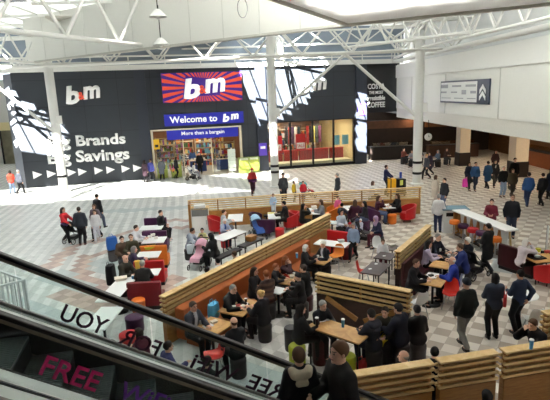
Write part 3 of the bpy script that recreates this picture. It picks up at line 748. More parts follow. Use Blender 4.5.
def shell_chair(label, c, rz, m, legm=chrome, group=None):
    """moulded plastic chair, faces local +y"""
    t = thing('shell_chair', label, 'chair', (c[0], c[1], 0), rz, group)
    prof = [(.22, .44), (.20, .455), (.1, .44), (0, .43), (-.1, .435), (-.17, .46), (-.21, .52), (-.235, .62), (-.25, .72), (-.26, .80), (-.262, .83)]
    P = []
    for i, (y, z) in enumerate(prof):
        w = (.17, .2, .215, .22, .215, .21, .205, .2, .185, .15, .1)[i]; row = []
        for j in range(9):
            s = (j-4)/4; c2 = .05*s*s if i < 5 else .03*s*s
            row.append((w*s, y+(.07*s*s if i >= 5 else 0), z+(.05*s*s if i < 6 else 0)))
        P.append(row)
    MB().grid(P, .012).build('seat', m, t, smooth=True)
    for sx in (-1, 1):
        for sy in (-1, 1): MB().tube((sx*.2, sy*.2, 0), (sx*.12, sy*.11-.01, .43), .012, n=8).build('leg', legm, t, smooth=True)
    q = MB(); q.tube((-.16, .15, .2), (.16, -.15, .2), .006, n=6); q.tube((.16, .15, .2), (-.16, -.15, .2), .006, n=6); q.build('stretcher', legm, t)
    return t
def pouf(label, c, m, h=.45, r=.19, name='round_stool', group=None):
    t = thing(name, label, 'stool', (c[0], c[1], 0), 0, group)
    MB().lathe([(r*.9, 0), (r*.95, .02), (r, h*.2), (r, h*.72)], n=24).build('body', m, t, smooth=True)
    MB().lathe([(r*1.0, h*.72), (r*1.04, h*.78), (r*1.03, h*.95), (r*.9, h)], n=24).build('seat', m, t, smooth=True)
    return t
def bar_stool(label, c, m, h=.74, group=None):
    t = thing('bar_stool', label, 'stool', (c[0], c[1], 0), 0, group)
    MB().lathe([(.15, h-.17), (.2, h-.16), (.205, h-.03), (.18, h)], n=24).build('seat', m, t, smooth=True)
    MB().lathe([(.028, .02), (.028, h-.17)], n=12).build('pole', chrome, t, smooth=True)
    MB().lathe([(.2, 0), (.2, .012), (.05, .03)], n=24).build('base_plate', chrome, t, smooth=True)
    MB().path([(.13*math.cos(a), .13*math.sin(a), .28) for a in np.linspace(0, 2*PI, 17)[:-1]], .01, 6, closed=True).build('foot_ring', chrome, t, smooth=True)
    return t
def plain_bench(label, c, rz, ln, m):
    t = thing('flat_bench', label, 'bench', (c[0], c[1], 0), rz)
    MB().box(0, 0, .43, ln, .34, .07).build('seat', m, t, bevel=.015)
    for s in (-1, 1):
        q = MB(); x = s*(ln/2-.12); q.bar((x, -.13, 0), (x, -.13, .4), .035, .035); q.bar((x, .13, 0), (x, .13, .4), .035, .035); q.bar((x, -.13, .02), (x, .13, .02), .035, .035); q.build('leg', darkmetal, t)
    return t
def stroller(label, c, rz, m, hoodm, k=1.0, hood=True):
    t = thing('pushchair', label, 'pushchair', (c[0], c[1], 0), rz)
    q = MB()
    for s in (-1, 1):
        x = s*.22*k
        q.path([(x, .42*k, .1), (x, .1*k, .5*k), (x, -.35*k, .95*k), (x, -.45*k, 1.0*k)], .014, 7); q.path([(x, -.36*k, .1), (x, .1*k, .5*k)], .014, 7)
    q.build('frame', darkmetal, t, smooth=True)
    MB().tube((-.24*k, -.45*k, 1.0*k), (.24*k, -.45*k, 1.0*k), .02).build('handle', black, t, smooth=True)
    P = [[(x*k, y*k, z*k) for x in (-.19, -.1, 0, .1, .19)] for y, z in ((.4, .3), (.34, .42), (.2, .45), (.0, .45), (-.12, .52), (-.22, .72), (-.28, .9))]
    MB().grid(P, .03).build('seat', m, t, smooth=True)
    if hood:
        P = []
        for i in range(6):
            a = R(100)-R(100)*i/5+R(30)
            P.append([(.21*k*math.sin(R(-90+180*j/8))*1.0, (-.26+.30*math.cos(a)*math.cos(R(-90+180*j/8)*.7))*k, (.72+.30*math.sin(a)*math.cos(R(-90+180*j/8)*.9))*k) for j in range(9)])
        MB().grid(P, .012).build('hood', hoodm, t, smooth=True)
    MB().box(0, 0, .24*k, .34*k, .42*k, .16*k).build('basket', black, t, bevel=.02)
    for s in (-1, 1):
        for y, r in ((.42, .09), (-.36, .13)):
            w = MB().path([(s*.24*k, y*k+r*k*math.cos(a), r*k+.016+r*k*math.sin(a)) for a in np.linspace(0, 2*PI, 19)[:-1]], .018, 6, closed=True)
            hb = MB().tube((s*.22*k, y*k, r*k+.016), (s*.262*k, y*k, r*k+.016), .032)
            for a in range(6): w.tube((s*.24*k, y*k, r*k+.016), (s*.24*k, y*k+r*k*math.cos(a*PI/3), r*k+.016+r*k*math.sin(a*PI/3)), .005, n=5)
            hb.build('hub', chrome, w.build('wheel', black, t, smooth=True), smooth=True)
    return t
def xy(u, v, z=0.): p = gp(u, v, z); return (p.x, p.y)
def lie(o): return o
# small things on tables
cupw = mat('paper_cup', (236, 234, 228), .5); cupb = mat('blue_cup', (70, 150, 206), .4)
def cup(label, p, z, m=cupw, h=.12, lidm=None, group=None):
    t = thing('takeaway_cup', label, 'cup', (p[0], p[1], z), 0, group)
    MB().lathe([(.028, 0), (.03, .005), (.04, h*.92)], n=16).build('body', m, t, smooth=True)
    MB().lathe([(.043, h*.9), (.043, h*.96), (.034, h)], n=16).build('lid', lidm or whiteplastic, t, smooth=True)
def tray(label, p, z, rz, m, w=.4, d=.3):
    t = thing('serving_tray', label, 'tray', (p[0], p[1], z), rz)
    MB().box(0, 0, .006, w, d, .012).build('base', m, t)
    q = MB(); q.box(0, d/2, .016, w, .012, .028); q.box(0, -d/2, .016, w, .012, .028); q.box(w/2, 0, .016, .012, d, .028); q.box(-w/2, 0, .016, .012, d, .028); q.build('rim', m, t)
def carton(label, p, z, rz, m, s=(.13, .1, .07), name='food_carton', cat='food box'):
    t = thing(name, label, cat, (p[0], p[1], z), rz)
    q = MB(); a, b, h = s
    q.add([(-a*.4, -b*.4, 0), (a*.4, -b*.4, 0), (a*.4, b*.4, 0), (-a*.4, b*.4, 0), (-a/2, -b/2, h), (a/2, -b/2, h), (a/2, b/2, h), (-a/2, b/2, h)], [(3, 2, 1, 0), (4, 5, 6, 7), (0, 1, 5, 4), (1, 2, 6, 5), (2, 3, 7, 6), (3, 0, 4, 7)])
    q.build('box', m, t); MB().box(0, 0, h+.004, a*1.04, b*1.04, .01).build('lid', m, t)
def paper(label, p, z, rz, w=.24, d=.18, m=None, name='paper_sheet', cat='paper'):
    q = MB(); P = [[((i/4-.5)*w, (j/3-.5)*d, .004+.012*math.sin(i*1.7+j)*(i/4)) for j in range(4)] for i in range(5)]
    o = q.grid(P, -.003).build(name, m or tablewhite, None, smooth=True, loc=(p[0], p[1], z), rz=rz); tag(o, label, cat)
def bag(label, c, rz, m, w=.3, d=.16, h=.34, name='shopping_bag', cat='bag', z=0., handles=True):
    t = thing(name, label, cat, (c[0], c[1], z), rz)
    q = MB(); rows = [(.86, 0), (1, .05), (1.05, .4), (1.0, .8), (.9, 1)]
    P = []
    for f, zz in rows: P.append([(f*w/2*math.copysign(abs(math.cos(a))**.5, math.cos(a)), f*d/2*math.copysign(abs(math.sin(a))**.5, math.sin(a)), zz*h) for a in np.linspace(0, 2*PI, 21)[:-1]])
    base = 0
    for r in P: q.v += r
    n = 20
    for i in range(len(P)-1):
        for j in range(n): q.f.append((i*n+j, i*n+(j+1) % n, (i+1)*n+(j+1) % n, (i+1)*n+j))
    q.f.append(tuple(reversed(range(n)))); q.f.append(tuple((len(P)-1)*n+j for j in range(n)))
    q.build('body', m, t, smooth=True)
    if handles:
        for s in (-1, 1): MB().path([(-.07, s*d*.3, h), (-.05, s*d*.3, h+.1), (.05, s*d*.3, h+.1), (.07, s*d*.3, h)], .008, 6).build('handle', m, t, smooth=True)
    return t

# ------------------------------------------------------------------ partitions
partition((-2.52, 11.55), (2.76, 19.15), 1.32, 'long oak slatted partition running diagonally through the middle of the seating')
partition((-3.35, 22.75), (2.0, 23.3), 1.35, 'far oak slatted partition behind the white tables, left run beside the bin cabinet', backed=False)
partition((2.05, 23.3), (7.95, 23.55), 1.35, 'far oak slatted partition, right run ending near the bar counter', backed=False)
t = partition((1.47, 12.55), (3.55, 11.05), 1.35, 'oak slatted partition with dark panel and wooden cross bracing behind the high table', panel=darkwood)
q = MB()
for x0, x1 in ((.3, 1.2), (2.2, 1.4)): q.bar((x0, -.09, .74), (x1, -.09, .3), .14, .03, up=(0, -1, 0))
q.build('cross_bracing', panelwood, t)
partition((4.08, 14.0), (6.0, 16.75), 1.35, 'oak slatted partition with dark red seat back at right of the grey tables', panel=darkwood)
partition((1.35, 7.62), (2.94, 7.89), 1.35, 'foreground oak slatted partition, left section beside the escalator')
partition((3.09, 7.92), (4.22, 8.11), 1.35, 'foreground oak slatted partition, middle section')
partition((4.38, 8.135), (7.2, 8.62), 1.35, 'foreground oak slatted partition, right section with the blue cup')
partition((5.98, 9.55), (8.6, 10.0), 1.35, 'slatted oak partition end cut by the right edge of the view')

# ------------------------------------------------------------------ left booths
for c, rz, m, lb in (((-4.7, 21.35), PI, purple, 'purple booth bench farthest back in the left row'), ((-4.3, 19.55), 0, purple, 'purple booth bench between the two farthest white tables'),
                     ((-3.95, 17.55), 0, orange, 'orange booth bench in the middle of the left row'), ((-3.75, 15.85), 0, red, 'bright red booth bench behind the person in black'), ((-3.5, 13.95), 0, darkred, 'dark red booth bench nearest the escalator, beside two round stools')):
    booth(lb, c, rz, 1.0, m)
for c, ln, wd, rz, lb in (((-4.65, 20.45), .95, .7, 0, 'white table at the far end of the left booth row'), ((-4.15, 18.55), .85, .8, 0, 'white table second from the far end of the left booths'), ((-4.0, 16.75), .8, .7, 0, 'white table in front of the orange booth bench'),
                          ((-3.62, 14.95), .7, .6, 0, 'small white table between the two red booth benches'), ((-4.25, 13.7), 1.9, .58, PI/2-.1, 'long white table beside the dark red booth bench'), ((-4.1, 11.75), 1.3, .62, PI/2-.1, 'white table seen through the escalator glass')):
    table(lb, c, rz, ln, wd, tablewhite, style='pedestal')
pouf('round red stool beside the dark red booth', xy(139, 289, .45), red); pouf('round orange stool beside the dark red booth', xy(138, 299, .45), orange)
pouf('purple stool seen through the escalator glass', xy(134, 316, .45), purple, r=.24); pouf('red stool seen through the escalator glass below the purple one', xy(128, 333, .45), red, r=.22)
# ------------------------------------------------------------------ far middle seating
t = thing('bin_cabinet', 'white and grey bin cabinet at the left end of the far partition', 'bin cabinet', (-2.75, 22.1, 0), R(4))
MB().box(0, 0, .55, .78, .55, 1.1).build('body', whiteplastic, t, bevel=.01)
MB().box(0, -.285, .98, .74, .03, .36).build('flap_panel', mat('bin_grey', (118, 120, 120), .5), t, bevel=.005)
MB().box(.27, -.305, .5, .03, .03, .2).build('handle', chrome, MB().box(0, -.285, .42, .68, .02, .7).build('door', white, t, bevel=.005)); MB().box(0, 0, 1.12, .84, .6, .04).build('worktop', lightwood, t)
MB().box(-.46, 0, .68, .1, .62, 1.36).build('side_panel', panelwood, t)
for k in range(3): tray('white tray stacked on the bin cabinet, '+('lowest', 'middle', 'topmost')[k], (-2.75, 22.1), 1.141+k*.045, .1*k, whiteplastic, .5, .38)
table('white table beside the bin cabinet and red armchair', (-1.12, 21.5), PI/2, 1.35, .68, tablewhite, style='pedestal')
table('long white table with dark legs beside two dark benches', (-1.27, 18.78), R(53), 1.5, .68, tablewhite)
plain_bench('dark flat bench right of the long white table, carrying a wooden box', (-.42, 18.6), R(53), 1.3, greyseat); plain_bench('dark flat bench with the woman in black, in front of the long white table', (-1.25, 17.35), R(53), 1.3, greyseat)
t = carton('brown wooden box on the dark bench', (-.4, 18.75), .466, R(53), panelwood, (.4, .3, .2), 'wooden_box', 'box')
table('narrow white table between purple and red armchairs', (.62, 21.6), PI/2, 1.2, .55, tablewhite, style='pedestal')
paper('yellow sheet on the narrow white table', (.5, 22.0), .741, .3, .3, .2, mat('paper_yellow', (232, 220, 90), .6))
table('white table between two women left of the orange armchair', (2.45, 22.1), PI/2, 1.2, .5, tablewhite, style='pedestal')
table('small white table in front of the pink child', (4.15, 22.4), PI/2, .9, .5, tablewhite, style='pedestal')
table('white table at the right end of the far partition', (6.0, 22.4), PI/2, .9, .58, tablewhite, style='pedestal')
tub('red armchair beside the far partition and bin cabinet', (-1.95, 21.7), -PI/2, red)
tub('purple armchair behind the blue pushchair', (-.05, 22.0), -PI/2, purple); tub('purple armchair in front of the narrow white table', xy(266, 235), 0, purple)
tub('red armchair under the person in black at the narrow white table', xy(290, 229), PI/2, red); tub('red armchair under the long haired woman', (1.75, 22.0), -PI/2, red)
pouf('red cube like stool in front of the red armchair', xy(280, 238), red, .45, .2)
tub('orange armchair at the right end of the long partition', xy(331, 222), PI/2, orange)
tub('purple armchair holding the person in plum coat', xy(356, 222), 0, purple); tub('purple armchair at the white table near the far partition right end', (5.35, 22.2), -PI/2, purple)
tub('red armchair at the right end of the far partition', (6.85, 22.2), PI/2, red); pouf('orange round stool in front of the red armchair at right', xy(392, 223.5), orange, .45, .2)
table('small white table behind the red bench', xy(332, 222, .74), R(-35), .5, .45, tablewhite, style='pedestal')
booth('red bench behind the white table in the centre', (2.95, 17.85), R(145), 1.2, red)
table('white table at the near end of the red bench, below the partition end', (2.55, 17.05), R(-30), 1.2, .62, tablewhite, style='pedestal')
pouf('dark red round stool behind the standing person in denim', xy(345, 258), darkred, .5, .27)
shell_chair('orange chair beside the couple at the wooden table', xy(337, 268), R(140), mat('orange_plastic', (214, 126, 48), .4))
# ------------------------------------------------------------------ near side of the long partition
bl = Vector((2.4, 18.9, 0))-Vector((-2.3, 12.1, 0))
t = thing('long_bench', 'long rust coloured bench along the near side of the diagonal partition', 'bench', Vector((-2.52, 11.55, 0))+N1*.36, DG)
MB().box(3.55, -.40, .24, 6.6, .62, .42).build('seat', rust, t, bevel=.03); MB().box(3.55, .08, .52, 6.6, .32, .84).build('backrest', rust, t, bevel=.03)
table('wooden table with piled tray between the blonde woman and the man in black', (-.64, 12.0), R(60), .95, .75, tablewood, style='pedestal')
table('wooden table with papers nearest the handrail', xy(212, 326, .74), R(55), .8, .75, tablewood, style='pedestal')
table('wooden table with wrappers beside the red haired child', (.72, 13.85), R(57), .9, .65, tablewood, style='pedestal')
table('wooden table with the elderly couple by the blue cup', (1.9, 15.3), R(55), .7, .62, tablewood, style='pedestal')
table('small white side table beside the orange red chair', xy(278, 290, .74), R(55), .42, .42, tablewhite, style='pedestal')
shell_chair('orange red chair beside the small white side table', xy(283, 303), R(150), redplastic)
shell_chair('red chair seen through the escalator glass behind a black coat', xy(216, 374), R(110), redplastic)
c = Vector((-2.52, 11.55, 0))+U1*3.0-N1*.85
table('long white table right behind the diagonal partition slats', c, DG, 2.6, .5, tablewhite)
plain_bench('low bench against the far partition under the pale blue toddler', (.62, 22.85), R(4), .9, greyseat)
# ------------------------------------------------------------------ centre: high table, grey tables
table('high wooden table with blue cup in front of the cross braced partition', (1.62, 9.98), R(-42), 1.35, .58, tablewood, h=.98, style='legs', name='high_table')
pouf('lime stool under the long haired woman', xy(297, 345, .62), lime, .62, .19, 'tall_stool', 'lime tall stools'); pouf('maroon stool beside the lime one, in front of the high table', xy(320, 338, .62), maroon, .62, .19, 'tall_stool'); pouf('lime stool behind the escalator riders at the high table end', xy(347, 355, .62), lime, .62, .19, 'tall_stool', 'lime tall stools')
pouf('dark stool left of the long haired woman', xy(291, 327, .6), greyseat, .6, .17, 'tall_stool')
table('grey brown table with red chair in the open centre', (3.5, 14.3), R(57), 1.1, .62, tabledark); table('grey brown table behind the first, towards the partition', (4.08, 15.4), R(57), .7, .58, tabledark)
table('small grey table with white tray near the lying child', xy(389, 247, .74), R(57), .6, .5, tabledark)
for i, (u, v) in enumerate(((370, 269), (376, 264), (384, 256))): paper('small white card on the grey tables, '+('nearest', 'middle', 'farthest')[i], xy(u, v, .74), .7415, .4, .1, .08)
shell_chair('red moulded chair at the near left of the grey brown table', xy(364, 286), R(-100), redplastic); shell_chair('white moulded chair at the end of the cross braced partition', xy(418, 318), R(20), whiteplastic); shell_chair('white moulded chair by the grey tables', xy(379, 259), R(200), whiteplastic)
# ------------------------------------------------------------------ right seating
t = thing('long_bench', 'dark red bench along the right side of the oak partition', 'bench', Vector((4.08, 14.0, 0))+N1*.34, DG)
MB().box(1.6, 0, .24, 3.2, .44, .42).build('seat', maroon, t, bevel=.03); MB().box(1.6, .18, .7, 3.2, .1, .56).build('backrest', maroon, t, bevel=.03)
table('wooden table between the man in suit and the man in royal blue', (4.85, 13.1), R(55), .78, .66, tablewood, style='pedestal'); table('wooden table behind, with the woman in lilac', (5.55, 14.35), R(55), .62, .58, tablewood, style='pedestal')
table('dark table with food between the grey haired man and the blue jacket', xy(445, 254, .74), R(55), .75, .6, darkwood, style='pedestal')
shell_chair('orange red chair behind the man in royal blue', xy(450, 308), R(150), redplastic)
# bar counter with angled legs
t = thing('bar_counter', 'long white topped bar counter on zigzag wooden legs', 'counter', (8.65, 18.25, 0), math.atan2(-.985, .17))
MB().box(0, 0, 1.03, 3.4, .58, .06).build('worktop', tablewhite, t, bevel=.01)
for s in (-1, 1):
    q = MB(); n = 7
    for k in range(n):
        x0 = -1.5+k*3.0/n; q.bar((x0, s*.2, 0), (x0+1.5/n, s*.2, 1.0), .05, .05); q.bar((x0+1.5/n, s*.2, 1.0), (x0+3.0/n, s*.2, 0), .05, .05)
    q.build('zigzag_legs', lightwood if s > 0 else panelwood, t)
MB().box(0, 0, .03, 3.2, .5, .06).build('base_plate', darkwood, t); MB().box(-1.62, 0, .5, .05, .5, 1.0).build('end_panel', panelwood, t)
MB().box(0, 0, .55, 3.0, .04, .85).build('centre_panel', tablewhite, t)
for u, v, m, lb in ((454.5, 220, orange, 'orange bar stool nearest the waste station'), (463.5, 224, purple, 'purple bar stool second along the bar counter'), (473, 228, red, 'red bar stool third along the bar counter'), (481.5, 231, purple, 'plum bar stool fourth along the bar counter'), (496, 237, orange, 'orange bar stool behind the person in black at the bar counter')):
    bar_stool(lb, xy(u, v, .74), m)
t = thing('waste_station', 'waste station with wooden side and blue grey top beyond the bar counter', 'waste station', (*xy(455, 233), 0), R(-8))
MB().box(0, .3, .5, 1.0, .65, 1.0).build('body', whiteplastic, t, bevel=.02); MB().box(.3, -.04, .5, .36, .03, .92).build('side_panel', panelwood, t); MB().box(0, .3, 1.03, 1.1, .75, .06).build('top', mat('glass_blue_top', (120, 150, 166), .2), t, bevel=.01)
q = MB(); 
for x in (-.25, .25): q.box(x, -.03, .82, .3, .02, .16)
q.build('flap', black, t)
# round table with white wire chair
t = thing('round_table', 'round white table behind the person in the dark shirt', 'table', (6.75, 11.85, 0))
MB().lathe([(.4, .71), (.42, .72), (.42, .735), (.41, .745)], n=32).build('tabletop', tablewhite, t, smooth=True); MB().lathe([(.03, .02), (.03, .71)], n=12).build('pedestal', chrome, t, smooth=True); MB().lathe([(.25, 0), (.25, .012), (.04, .04)], n=24).build('base_plate', chrome, t, smooth=True)
shell_chair('white moulded chair on wire legs in front of the round table', (6.62, 11.0), R(0), whiteplastic)
table('wooden table with tray at the right edge by the woman in pale jumper', (8.85, 14.5), R(8), .95, .72, tablewood)
booth('dark maroon bench under the woman in pale jumper', xy(519, 272), R(-65), 1.3, maroon); tub('red armchair at the right edge', xy(546, 284), R(20), red)
t = thing('divider_screen', 'black divider screen with pale edge at the right edge', 'screen', (*xy(545, 262), 0), R(60)); MB().box(0, 0, .75, .9, .04, .95).build('panel', black, t, bevel=.01); MB().box(-.46, 0, .72, .03, .05, 1.44).build('edge_post', whiteplastic, t); MB().box(.4, 0, .14, .03, .3, .28).build('foot', darkmetal, t)
# cleaning cart behind the far partition
t = thing('cleaning_cart', 'cleaning cart with yellow bag and black bin behind the far partition', 'cart', (*xy(396, 196), 0), R(20))
q = MB(); q.box(0, 0, .18, 1.1, .5, .06); q.bar((-.5, -.2, .2), (-.5, -.2, 1.1), .04, .04); q.bar((-.5, .2, .2), (-.5, .2, 1.1), .04, .04); q.bar((.5, -.2, .2), (.5, -.2, 1.0), .04, .04); q.bar((-.5, -.2, 1.1), (-.5, .2, 1.1), .04, .04); q.build('frame', darkmetal, t)
MB().box(-.3, 0, .65, .34, .42, .85).build('bag', mat('cart_yellow', (236, 176, 20), .5), t, bevel=.05, seg=3); MB().box(.25, 0, .62, .42, .44, .8).build('bin', black, t, bevel=.03); MB().box(.2, -.23, .8, .2, .02, .28).build('notice', mat('cart_notice', (222, 226, 120), .5), t); MB().box(.3, 0, 1.2, .12, .1, .36).build('spray_bottle', mat('cart_blue', (40, 70, 180), .4), t, bevel=.02)
for sx in (-.45, .45):
    for sy in (-.2, .2): o = MB().lathe([(.07, -.02), (.07, .02)], n=14).build('wheel', black, t, smooth=True); o.matrix_local = Matrix.Translation((sx, sy, .07)) @ Matrix.Rotation(PI/2, 4, 'X')
# pushchairs
pk = mat('stroller_pink', (216, 164, 184), .6, noise=.2, scale=8); bluef = mat('stroller_blue', (40, 80, 150), .6); blackf = mat('stroller_black', (24, 24, 28), .7); greyf = mat('stroller_grey', (150, 156, 160), .7)
stroller('pink pushchair beside the group at the dark bench', xy(200, 267), R(160), pk, pk); stroller('blue pushchair with a pale blanket beside purple armchairs', xy(258, 238), R(200), bluef, mat('blanket_pale_blue', (160, 196, 226), .7)); stroller('dark pushchair with a baby in the middle of the seating', xy(364, 243), R(230), blackf, bluef, hood=False)
stroller('black pushchair pushed by the family on the left floor', xy(75, 242), R(-20), blackf, blackf); stroller('pale pushchair parked outside the shop doors', xy(193, 180), R(-100), greyf, mat('stroller_white', (226, 228, 228), .6)); stroller('red and teal pushchair behind the far partition', xy(307, 198), R(-70), mat('stroller_red', (200, 34, 44), .6), mat('stroller_teal', (90, 170, 170), .6))
stroller('white and black pushchair behind the man in blue jacket', xy(474, 277), R(-60), blackf, greyf, hood=False)
# bags
bag('white carrier bag hanging at the pink pushchair', xy(192, 262), R(20), mat('bag_white', (214, 226, 232), .5), z=.35); bag('light blue shopping bag on the rust bench', (xy(214, 318, .46)), R(60), mat('bag_sky', (92, 176, 216), .5), .34, .2, .4, z=.47)
bag('bright yellow bag on the lap at the right end of the high table', xy(383.5, 345, .62), R(20), mat('bag_yellow', (226, 196, 30), .5), .2, .14, .2, z=.62); bag('red carrier bag on the floor behind the foreground partition', xy(362, 376), R(30), mat('bag_red_floor', (176, 30, 36), .5), .3, .16, .34); bag('dark red carrier bag right of the red one behind the foreground partition', xy(374, 374), R(60), mat('bag_dark_red', (120, 22, 30), .5), .28, .16, .32)
bag('black rucksack on the floor beside the long white table', xy(112, 284), R(80), blackf, .36, .26, .68, 'rucksack', 'rucksack'); bag('blue rucksack on the back of a chair at the left booths', xy(112.5, 249, .47), R(30), mat('bag_blue', (40, 96, 176), .6), .4, .26, .5, 'rucksack', 'rucksack', z=.455); pouf('grey round stool under the blue rucksack', xy(112.5, 249, .47), greyseat)
# things on tables
for lb, u, v, z, m, h in (('tall blue cup on the high wooden table', 343, 327, .98, cupb, .2), ('tall blue cup on the foreground partition', 531, 349, 1.35, cupb, .2), ('blue cup at the end of the rust bench by the elderly couple', 297, 258, .95, cupb, .18),
                          ('white cup on the table nearest the handrail', 201, 324, .74, cupw, .12), ('dark cup on the wooden table with piled tray', 246, 302, .74, mat('cup_brown', (70, 44, 30), .5), .11), ('white cup beside the elderly couple', 318, 258, .74, cupw, .1), ('white cup at the table of the man in royal blue', 441, 278, .74, cupw, .1), ('white cup among the food on the dark table', 440, 252, .74, cupw, .12), ('blue cup on the long white table at the left', 133, 279, .74, cupb, .12), ('white cup on the left long table', 128, 273, .74, cupw, .11), ('tiny white cup on the far right white table', 388, 207, .74, cupw, .11), ('white cup on the table right of the red haired child', 294, 276, .74, cupw, .11), ('dark drink bottle on the high table by the long haired woman', 317, 327, .98, mat('bottle_dark', (50, 14, 24), .3), .24)):
    cup(lb, xy(u, v, z), z, m, h)
traydk = mat('tray_dark', (34, 30, 32), .4)
tray('dark tray piled with wrappers on the wooden table', xy(240, 307, .74), .741, R(60), traydk, .44, .32)
cols = [(240, 236, 230), (196, 60, 60), (226, 216, 200), (230, 230, 236), (214, 110, 90)]
for i, (du, dv) in enumerate(((-7, 2), (-2, 0), (3, 1), (7, -2), (0, 4))): carton('food carton on the dark piled tray, '+('left end', 'left of centre', 'right of centre', 'right end', 'front')[i], xy(240+du*.9, 307+dv*.6, .76), .756, .5*i, mat('carton_%d' % i, cols[i], .5), (.12, .09, .06))
for i, (u, v, lb) in enumerate(((284, 276, 'left one'), (288, 273, 'middle one'), (292, 278, 'right one'))): carton('crumpled food wrapper on the table by the red haired child, '+lb, xy(u, v, .74), .741, .7*i, MATS['carton_%d' % (i % 4)], (.15, .12, .07))
tray('white tray with food on the table of the man in royal blue', xy(432, 276, .74), .741, R(55), whiteplastic, .4, .3); carton('dark food box on the white tray', xy(431, 276, .76), .756, .3, traydk, (.14, .1, .04)); paper('white napkin beside the tray of the man in royal blue', xy(424, 279, .74), .741, .8)
tray('dark tray of food on the dark table by the blue jacket', xy(446, 254, .74), .741, R(50), traydk, .4, .28)
for i, (u, v, lb) in enumerate(((443, 254, 'left'), (447, 252, 'right'), (449, 256, 'front'))): carton('%s food carton on the dark tray by the blue jacket' % lb, xy(u, v, .76), .756, .4*i, MATS['carton_%d' % (i+1)], (.1, .08, .06))
tray('dark tray with white plate at the right edge table', xy(537, 258, .74), .741, .2, traydk, .44, .32); carton('white food carton on the right edge tray', xy(537, 257, .76), .756, .2, whiteplastic, (.16, .12, .05)); carton('yellow carton on the right edge table', xy(538, 252, .74), .741, .2, mat('carton_yellow', (206, 196, 50), .5), (.12, .12, .12)); carton('red carton on the right edge table', xy(547, 253, .74), .741, .2, MATS['carton_1'], (.16, .1, .08))
paper('white paper on the high wooden table', xy(322, 320, .98), .981, .3, .3, .2); paper('white paper on the table nearest the handrail', xy(208, 326, .74), .741, .6); carton('pale food box on the table nearest the handrail', xy(214, 323, .74), .741, .6, MATS['carton_2'], (.16, .12, .05))
carton('crumpled pale wrapping on the long white left table', xy(121, 280, .74), .741, .3, MATS['carton_2'], (.36, .24, .08)); carton('second white food box on the long left table', xy(124, 273, .74), .741, .8, MATS['carton_0'], (.22, .16, .08)); carton('tall yellow carton on the left booth table', xy(138, 270, .74), .741, .2, mat('carton_gold', (222, 180, 70), .5), (.16, .12, .3)); carton('yellow lunch box on the table of the orange booth', xy(150, 249, .74), .741, .1, MATS['carton_yellow'], (.36, .24, .1))
for i, (u, v) in enumerate(((150, 238), (156, 239), (153, 236))): carton('white food box on the second left booth table, '+('left', 'right', 'back')[i], xy(u, v, .74), .741, .3*i, MATS['carton_0'], (.16, .12, .08))
carton('pale food carton on the white table by the denim shirt', xy(341, 242, .74), .741, .2, mat('carton_grey', (190, 190, 186), .5), (.22, .16, .08)); carton('white food box by the elderly couple', xy(322, 259, .74), .741, .2, MATS['carton_0'], (.14, .1, .05)); carton('white food box on the table between the two women', xy(314, 209, .74), .741, .2, MATS['carton_0'], (.24, .2, .14)); carton('dark handbag like box on the narrow white table', xy(278, 216, .74), .741, .2, traydk, (.3, .2, .1)); carton('white tray box on the small grey table', xy(392, 246, .74), .741, .5, MATS['carton_0'], (.24, .16, .06))
# ------------------------------------------------------------------ people: one smooth skin per body, clothes as offset shells
def surf(field, lo, hi, h):
    ax = [np.arange(lo[i]-h, hi[i]+2*h, h, dtype=np.float32) for i in range(3)]
    G = np.meshgrid(*ax, indexing='ij'); V = field(np.stack([g.ravel() for g in G], 1)).reshape(G[0].shape)
    S = V < 0; nx, ny, nz = V.shape
    cnt = np.zeros((nx-1, ny-1, nz-1), np.int32)
    for a in (0, 1):
        for b in (0, 1):
            for c in (0, 1): cnt += S[a:nx-1+a, b:ny-1+b, c:nz-1+c]
    act = (cnt > 0) & (cnt < 8); idx = -np.ones(act.shape, np.int64); idx[act] = np.arange(act.sum())
    acc = np.zeros((*act.shape, 3), np.float32); num = np.zeros(act.shape, np.float32)
    faces = []
    for axis in range(3):
        sl0 = [slice(None)]*3; sl1 = [slice(None)]*3; sl0[axis] = slice(0, -1); sl1[axis] = slice(1, None)
        v0, v1 = V[tuple(sl0)], V[tuple(sl1)]; cr = (v0 < 0) != (v1 < 0)
        t = np.where(cr, v0/np.where(cr, v0-v1, 1), 0)
        I = np.stack(np.meshgrid(*[np.arange(k, dtype=np.float32) for k in cr.shape], indexing='ij'), -1); I[..., axis] += t
        o1, o2 = [k for k in range(3) if k != axis]
        for d1 in (0, 1):
            for d2 in (0, 1):
                src = [slice(None)]*3
                src[o1] = slice(0, -1) if d1 == 0 else slice(1, None); src[o2] = slice(0, -1) if d2 == 0 else slice(1, None)
                m = cr[tuple(src)]; acc += np.where(m[..., None], I[tuple(src)], 0); num += m
        e = np.argwhere(cr); ok = (e[:, o1] > 0) & (e[:, o2] > 0) & (e[:, o1] < V.shape[o1]-1) & (e[:, o2] < V.shape[o2]-1); e = e[ok]
        ins = S[tuple(sl0)][e[:, 0], e[:, 1], e[:, 2]]
        def cell(a, b):
            q = e.copy(); q[:, o1] -= a; q[:, o2] -= b; return idx[q[:, 0], q[:, 1], q[:, 2]]
        quad = np.stack([cell(1, 1), cell(0, 1), cell(0, 0), cell(1, 0)], 1)
        flip = ins if axis != 1 else ~ins
        quad = np.where(flip[:, None], quad, quad[:, ::-1]); faces.append(quad)
    P = acc[act]/num[act][:, None]; P = P*h+np.array([a[0] for a in ax])
    return P, np.concatenate(faces)
